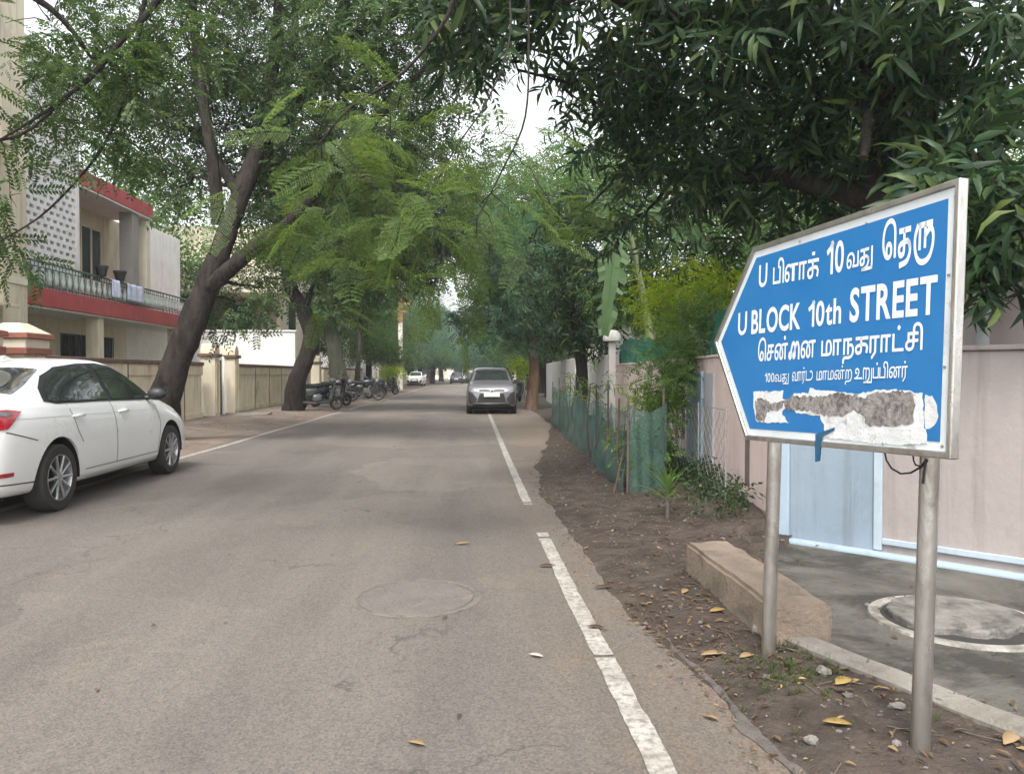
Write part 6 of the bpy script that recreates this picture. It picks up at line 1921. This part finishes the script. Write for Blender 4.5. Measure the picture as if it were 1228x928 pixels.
# banana plant with one big torn leaf
bb = V(3.22, 13.3, 0)
t = thing('banana_plant', 'banana plant with big pale torn leaves hanging over the end of the green net', 'plant', bb)
mb = MB(); limb(mb, [bb, bb + V(-.05, 0, 1.3), bb + V(-.2, -.1, 2.4), A(752, 262, 12.9)], [.11, .10, .07, .03], 10); mb.build('stem', M('banana_stem', (.16, .20, .09), (.11, .12, .06), 6, .7), t, True, smooth=60)
def banana_leaf(p0, p1, p2, w, seed):
    random.seed(seed)
    mb = MB(); n = 26
    def B(u): return p0 * (1 - u) ** 2 + p1 * 2 * u * (1 - u) + p2 * u * u
    tears = {1: sorted(random.sample(range(3, n - 2), 6)), -1: sorted(random.sample(range(3, n - 2), 8))}
    view = V(.25, 1, 0).normalized()
    for s in (1, -1):
        prev = None
        for i in range(n + 1):
            u = i / n
            c = B(u); tg = (B(min(1, u + .01)) - B(max(0, u - .01))).normalized()
            sd = tg.cross(view).normalized() * s
            ww = w * (math.sin(PI * (.06 + .90 * u)) ** .6) * random.uniform(.80, 1.08)
            e = c + sd * ww + view * random.uniform(-.03, .06) - V(0, 0, .32 * ww)
            m_ = c + sd * ww * .5 + view * .04 - V(0, 0, .08 * ww)
            if prev and i not in tears[s]:
                mb.add([prev[0], c, m_, prev[1]], [(0, 1, 2, 3)]); mb.add([prev[1], m_, e, prev[2]], [(0, 1, 2, 3)])
            elif prev:
                e2 = e - V(0, 0, .10); mb.add([prev[0], c, m_, prev[1]], [(0, 1, 2, 3)])
                e = e + tg * .05
            prev = (c, m_, e)
    bm = bmesh.new()
    o = mb.build('leaf', BANANA, t, True, smooth=80, fix=False)
    mb = MB(); mb.tube([B(u) for u in np.linspace(0, 1, 14)], [.020 * (1 - .85 * u) for u in np.linspace(0, 1, 14)], 6); mb.build('midrib', BANANA, o, True, smooth=60)
banana_leaf(A(742, 262, 12.9), A(738, 292, 12.6), A(724, 402, 12.5), .27, 3)
banana_leaf(A(752, 262, 12.9), A(800, 235, 13.2), A(846, 300, 13.6), .26, 4)
banana_leaf(A(750, 262, 12.9), A(720, 230, 13.4), A(690, 250, 14.2), .24, 5)

# --- street trees closing the view: two models, copied
def proto(name, label, lm, h, seed, group):
    random.seed(seed)
    cl = []
    for i in range(11):
        a = i * 2.4; rr = random.uniform(.2, 1) * h * .34
        cl.append((V(math.cos(a) * rr, math.sin(a) * rr, h * random.uniform(.30, .92)), random.uniform(.16, .24) * h, 75))
    cl.append((V(0, 0, h * .95), h * .2, 70))
    return tree(name, label, [([V(0, 0, 0), V(.1, 0, h * .25), V(-.1, .1, h * .5), V(0, 0, h * .8)], [h * .032, h * .027, h * .022, h * .01])], cl, CLUMP_T, lm, BARKD, .3, (h * .10, h * .17), group=group, seed=seed, sub=4)
GRP = 'green street trees lining the far end of the street'
LBF = 'green street tree among the crowded trees lining the far end'
pa_ = proto('street_tree', LBF, NEEMB, 9.0, 31, GRP)
pb_ = proto('street_tree', LBF, TEAL, 9.5, 32, GRP)
pc_ = proto('street_tree', LBF, NEEM, 8.0, 33, GRP)
spots = [(-1.5, 128, 1, 1.1), (-5.2, 96, 1, 1.0), (2.2, 108, 1, 1.0), (-7.2, 52, 0, .85), (-7.0, 64, 2, 1.0), (-7.4, 71, 0, 1.0), (-6.8, 82, 1, 1.0), (-6.6, 92, 0, 1.05), (-5.6, 104, 1, 1.1), (-5.0, 118, 1, 1.1), (4.4, 44, 0, .95), (4.8, 53, 2, 1.0), (4.6, 63, 0, 1.0), (4.6, 75, 1, 1.0), (4.2, 88, 0, 1.1), (3.0, 102, 1, 1.1), (2.4, 118, 1, 1.1), (-2.5, 140, 1, 1.25), (1.5, 150, 1, 1.2), (-8, 135, 0, 1.2), (8, 130, 0, 1.2), (-13, 62, 2, 1.1), (-10.5, 46, 2, .8), (8.0, 47, 2, 1.0), (9.5, 60, 0, 1.1), (-16, 36, 0, 1.15), (7.6, 26, 2, .8), (11, 20, 0, .9)]
used = [False] * 3
random.seed(8)
for x, y, k, s in spots:
    src = (pa_, pb_, pc_)[k]
    o = src if not used[k] else copy_tree(src)
    used[k] = True
    o.location = (x, y, 0); o.rotation_euler = (0, 0, random.uniform(0, 6.28)); s *= random.uniform(.92, 1.08); o.scale = (s, s, s)
# ================================================================== LITTER, STONES, WEEDS
DRY = leaf_mat('dry_leaf', (.060, .038, .024), (.145, .095, .055), (.30, .21, .09), .15, rough=.7)
YEL = leaf_mat('yellow_leaf', (.27, .185, .06), (.30, .21, .07), (.31, .22, .075), .15, rough=.6)
TANL = leaf_mat('tan_leaf', (.24, .165, .09), (.27, .19, .105), (.28, .20, .11), .12, rough=.7)
DKL = leaf_mat('dark_dry_leaf', (.070, .042, .028), (.085, .05, .032), (.09, .055, .035), .1, rough=.75)
PALEL = leaf_mat('pale_leaf', (.48, .44, .38), (.52, .47, .40), (.54, .50, .43), .1, rough=.7)
STONE = M('grey_stone', (.17, .158, .142), (.095, .088, .08), 14, .9, bmp=.6, bscale=60)
PSTONE = M('pale_stone', (.215, .20, .18), (.12, .112, .10), 14, .9, bmp=.6, bscale=60)
def gz(x, y):
    e = interp(y, EDGE)
    if in_poly(x, y, APRON): return .056
    if x > .45 and y > .6: return max(0.001, dirt_z(x, y))
    if x < -4.6: return max(.001, leftz(x, y))
    return .001
random.seed(77)
v, q = [], []
def scatter_leaf(x, y, L):
    a = random.uniform(0, 2 * PI)
    z = gz(x, y) + .006 + random.random() * .008
    T_leaf(v, q, V(x, y, z), V(math.cos(a), math.sin(a), random.uniform(-.05, .35)), V(random.uniform(-.5, .5), random.uniform(-.5, .5), 1), L, L * random.uniform(.22, .42), 3, random.uniform(.1, .9), .45)
n = 0
while n < 4200:
    y = random.uniform(.9, 5) if random.random() < .45 else random.uniform(4, 22)
    e = interp(y, EDGE)
    x = random.uniform(e - .05, min(3.2, wallx(y) if y > 5.6 else 2.6))
    if in_poly(x, y, APRON) and random.random() < .93: continue
    dens = .35 + .65 * (nz(x, y, 1.2, 12) > -.1)
    if random.random() > dens: continue
    scatter_leaf(x, y, random.uniform(.012, .055)); n += 1
for _ in range(4500):                      # crumbs of broken leaf
    y = random.uniform(1.2, 9); e = interp(y, EDGE); x = random.uniform(e - .10, e + 1.7)
    if y > 5.6: x = min(x, wallx(y) - .02)
    if in_poly(x, y, APRON) and random.random() < .9: continue
    scatter_leaf(x, y, random.uniform(.006, .022))
for _ in range(70): scatter_leaf(random.uniform(-4.4, .9), random.uniform(2.2, 30) , random.uniform(.02, .055))
for _ in range(350):
    y = random.uniform(9, 45); scatter_leaf(random.uniform(-7.4, -4.7), y, random.uniform(.04, .09))
for _ in range(260):                       # crumbs drifted along the asphalt edge and the gap in the line
    y = random.uniform(1.5, 14); e = interp(y, EDGE); scatter_leaf(e - abs(random.gauss(0, .16)), y, random.uniform(.008, .035))
o = np_mesh('leaf_litter', [tuple(p) for p in v], q, DRY)
tag(o, 'dry brown leaf litter scattered over the dirt verge and road edges', 'leaf litter', kind='stuff')
# twigs and gravel
mb = MB()
for _ in range(420):
    y = random.uniform(.9, 13); e = interp(y, EDGE); x = random.uniform(e, min(2.6, e + 1.6))
    if in_poly(x, y, APRON): continue
    a = random.uniform(0, 6.28); L = random.uniform(.04, .22); z = gz(x, y) + .006
    mb.tube([V(x, y, z), V(x + math.cos(a) * L * .5, y + math.sin(a) * L * .5, z + .008), V(x + math.cos(a + .3) * L, y + math.sin(a + .3) * L, z)], [.0028, .0024, .0015], 4)
tag(mb.build('twig_litter', STICKM), 'thin dry twigs scattered over the dirt verge', 'twigs', kind='stuff')
def pebble(mb, c, r, seed):
    rr = random.Random(seed); bmm = bmesh.new(); bmesh.ops.create_icosphere(bmm, subdivisions=1 if r < .02 else 2, radius=1)
    s = (r * rr.uniform(.8, 1.3), r * rr.uniform(.7, 1.1), r * rr.uniform(.45, .8)); off = V(rr.random() * 9, rr.random() * 9, 0)
    vs = [Vector(c) + V(p.co.x * s[0], p.co.y * s[1], p.co.z * s[2]) * (1 + .55 * mn.noise(p.co * 1.9 + off) + .2 * mn.noise(p.co * 4.5 + off)) for p in bmm.verts]
    mb.add(vs, [[w.index for w in f.verts] for f in bmm.faces]); bmm.free()
mb = MB(); n = 0
while n < 1100:
    y = random.uniform(.9, 12); e = interp(y, EDGE); x = random.uniform(e - .12, min(2.7, e + 1.5))
    if in_poly(x, y, APRON) and random.random() < .95: continue
    r = random.uniform(.003, .010) * (1 if random.random() < .9 else 1.8)
    pebble(mb, (x, y, gz(x, y) + r * .3), r, n); n += 1
tag(mb.build('gravel', STONE, smooth=50, fix=False), 'fine gravel over the dirt verge', 'gravel', kind='stuff')
# separate leaves and stones one can point at
def one_leaf(px, py, L, w, mat, label, ang, droop=.5):
    g_ = gnd(px, py); x, y = g_.x, g_.y
    v, q = [], []
    T_leaf(v, q, V(-math.cos(ang) * L / 2, -math.sin(ang) * L / 2, .004), V(math.cos(ang), math.sin(ang), .14), V(.2, -.1, 1), L * .85, w * .9, 4, droop * .6, .2)
    o = np_mesh('fallen_leaf', [tuple(p) for p in v], q, mat)
    m_ = o.modifiers.new('thick', 'SOLIDIFY'); m_.thickness = .0012
    o.location = (x, y, gz(x, y) + .006)
    tag(o, label, 'leaf', 'fallen leaves')
one_leaf(1013, 832, .12, .055, YEL, 'broad yellow leaf on the dirt between the two sign posts beside a pale stone', .5)
one_leaf(1000, 882, .12, .05, YEL, 'curled golden leaf on the dirt just left of the nearer sign post foot', 2.9)
one_leaf(860, 792, .16, .045, TANL, 'long tan leaf lying on the dirt left of the farther sign post foot', .15, .8)
one_leaf(898, 795, .12, .04, TANL, 'curled tan leaf touching the foot of the farther sign post', .5, .9)
one_leaf(641, 788, .085, .032, PALEL, 'pale dry leaf on the asphalt left of the white edge line', 2.7)
one_leaf(497, 893, .09, .035, TANL, 'crumpled tan leaf on the asphalt in the near foreground', 2.6, .9)
one_leaf(557, 653, .13, .05, TANL, 'tan leaf on the asphalt beyond the road manhole lid', .2)
one_leaf(658, 680, .13, .045, DKL, 'dark brown leaf lying on the white edge line', .1)
one_leaf(712, 754, .10, .04, DKL, 'small dark leaf on the asphalt right of the edge line', 2.9)
one_leaf(862, 742, .11, .045, YEL, 'yellow brown leaf on bare dirt in front of the concrete block', .3)
one_leaf(822, 718, .10, .04, TANL, 'light brown leaf on bare dirt by the far end of the concrete block', .9)
one_leaf(726, 706, .13, .04, DKL, 'long dark leaf at the edge where asphalt meets dirt', .1)
one_leaf(850, 862, .08, .035, TANL, 'small tan leaf on the broken asphalt edge in the foreground', 2.4)
one_leaf(1215, 905, .16, .05, TANL, 'tan leaf on the dirt at the corner of the pavement kerb', .6)
def one_stone(px, py, r, mat, label, seed):
    r *= .72
    g_ = gnd(px, py); mb = MB(); pebble(mb, (0, 0, 0), r, seed)
    o = mb.build('stone', mat, smooth=22, fix=False); o.location = (g_.x, g_.y, gz(g_.x, g_.y) + r * .35)
    tag(o, label, 'stone', 'loose stones')
one_stone(988, 820, .042, PSTONE, 'pale stone beside the yellow leaf between the sign posts', 1)
one_stone(1076, 866, .034, PSTONE, 'white stone beside the nearer sign post', 2)
one_stone(973, 899, .038, PSTONE, 'pale stone low in the foreground dirt', 3)
one_stone(1075, 912, .026, PSTONE, 'small pale stone at the foot of the nearer sign post', 4)
one_stone(905, 602, .14, PSTONE, 'whitish rubble lump at the foot of the pink wall behind the farther post', 5)
one_stone(868, 575, .15, PSTONE, 'whitish rubble lump at the foot of the pale blue pilaster', 6)
one_stone(893, 625, .11, STONE, 'grey rubble lump nearest the wall corner', 7)
one_stone(880, 590, .12, STONE, 'grey rubble lump between two whitish lumps along the wall', 8)
# weeds at the wall foot and grass tufts
P_, F_ = [], []
for _ in range(150):
    y = random.uniform(5.9, 12.5); x = wallx(y) - abs(random.gauss(0, .22)) - .05
    P_.append((x, y, gz(x, y) + .04 + random.random() * .16)); F_.append((random.gauss(0, .5), random.gauss(0, .5), 1))
vv, qq = place(CLUMPS_T, P_, F_, RNG.uniform(.35, .8, len(P_)))
o = np_mesh('weeds', vv, qq, leaf_mat('weed_leaf', (.022, .042, .018), (.040, .070, .028), (.07, .10, .03), .3))
tag(o, 'dark green weeds along the foot of the pink wall', 'weeds', kind='stuff')
v, q = [], []
for _ in range(260):
    k = random.random()
    if k < .6: c = gnd(random.gauss(950, 40), random.gauss(810, 22))
    else: c = V(random.uniform(1.2, 2.2), random.uniform(2.6, 9), 0)
    if in_poly(c.x, c.y, APRON): continue
    for j in range(5):
        a = random.uniform(0, 6.28)
        T_leaf(v, q, V(c.x, c.y, gz(c.x, c.y) - .003), V(math.cos(a) * .5, math.sin(a) * .5, 1), V(1, 0, 0), random.uniform(.02, .06), .006, 3, .9, .1)
tag(np_mesh('grass_tufts', [tuple(p) for p in v], q, leaf_mat('grass_blade', (.05, .085, .025), (.08, .12, .035), (.16, .15, .06), .3)), 'sparse short grass tufts on the dirt around the sign posts', 'grass', kind='stuff')
# ================================================================== HAZE
def haze():
    m = bpy.data.materials.new('street_haze'); m.use_nodes = True
    n, l = m.node_tree.nodes, m.node_tree.links
    n.remove(n['Principled BSDF'])
    pv = n.new('ShaderNodeVolumePrincipled')
    pv.inputs['Color'].default_value = (.93, .96, 1, 1)
    pv.inputs['Density'].default_value = 0.0010
    pv.inputs['Anisotropy'].default_value = .2
    l.new(pv.outputs[0], n['Material Output'].inputs['Volume'])
    mb = MB(); mb.bx(-40, 40, -9, 215, -1.1, 16)
    o = mb.build('haze', m)
    tag(o, 'thin pale air haze filling the street', 'haze', kind='stuff')
haze()
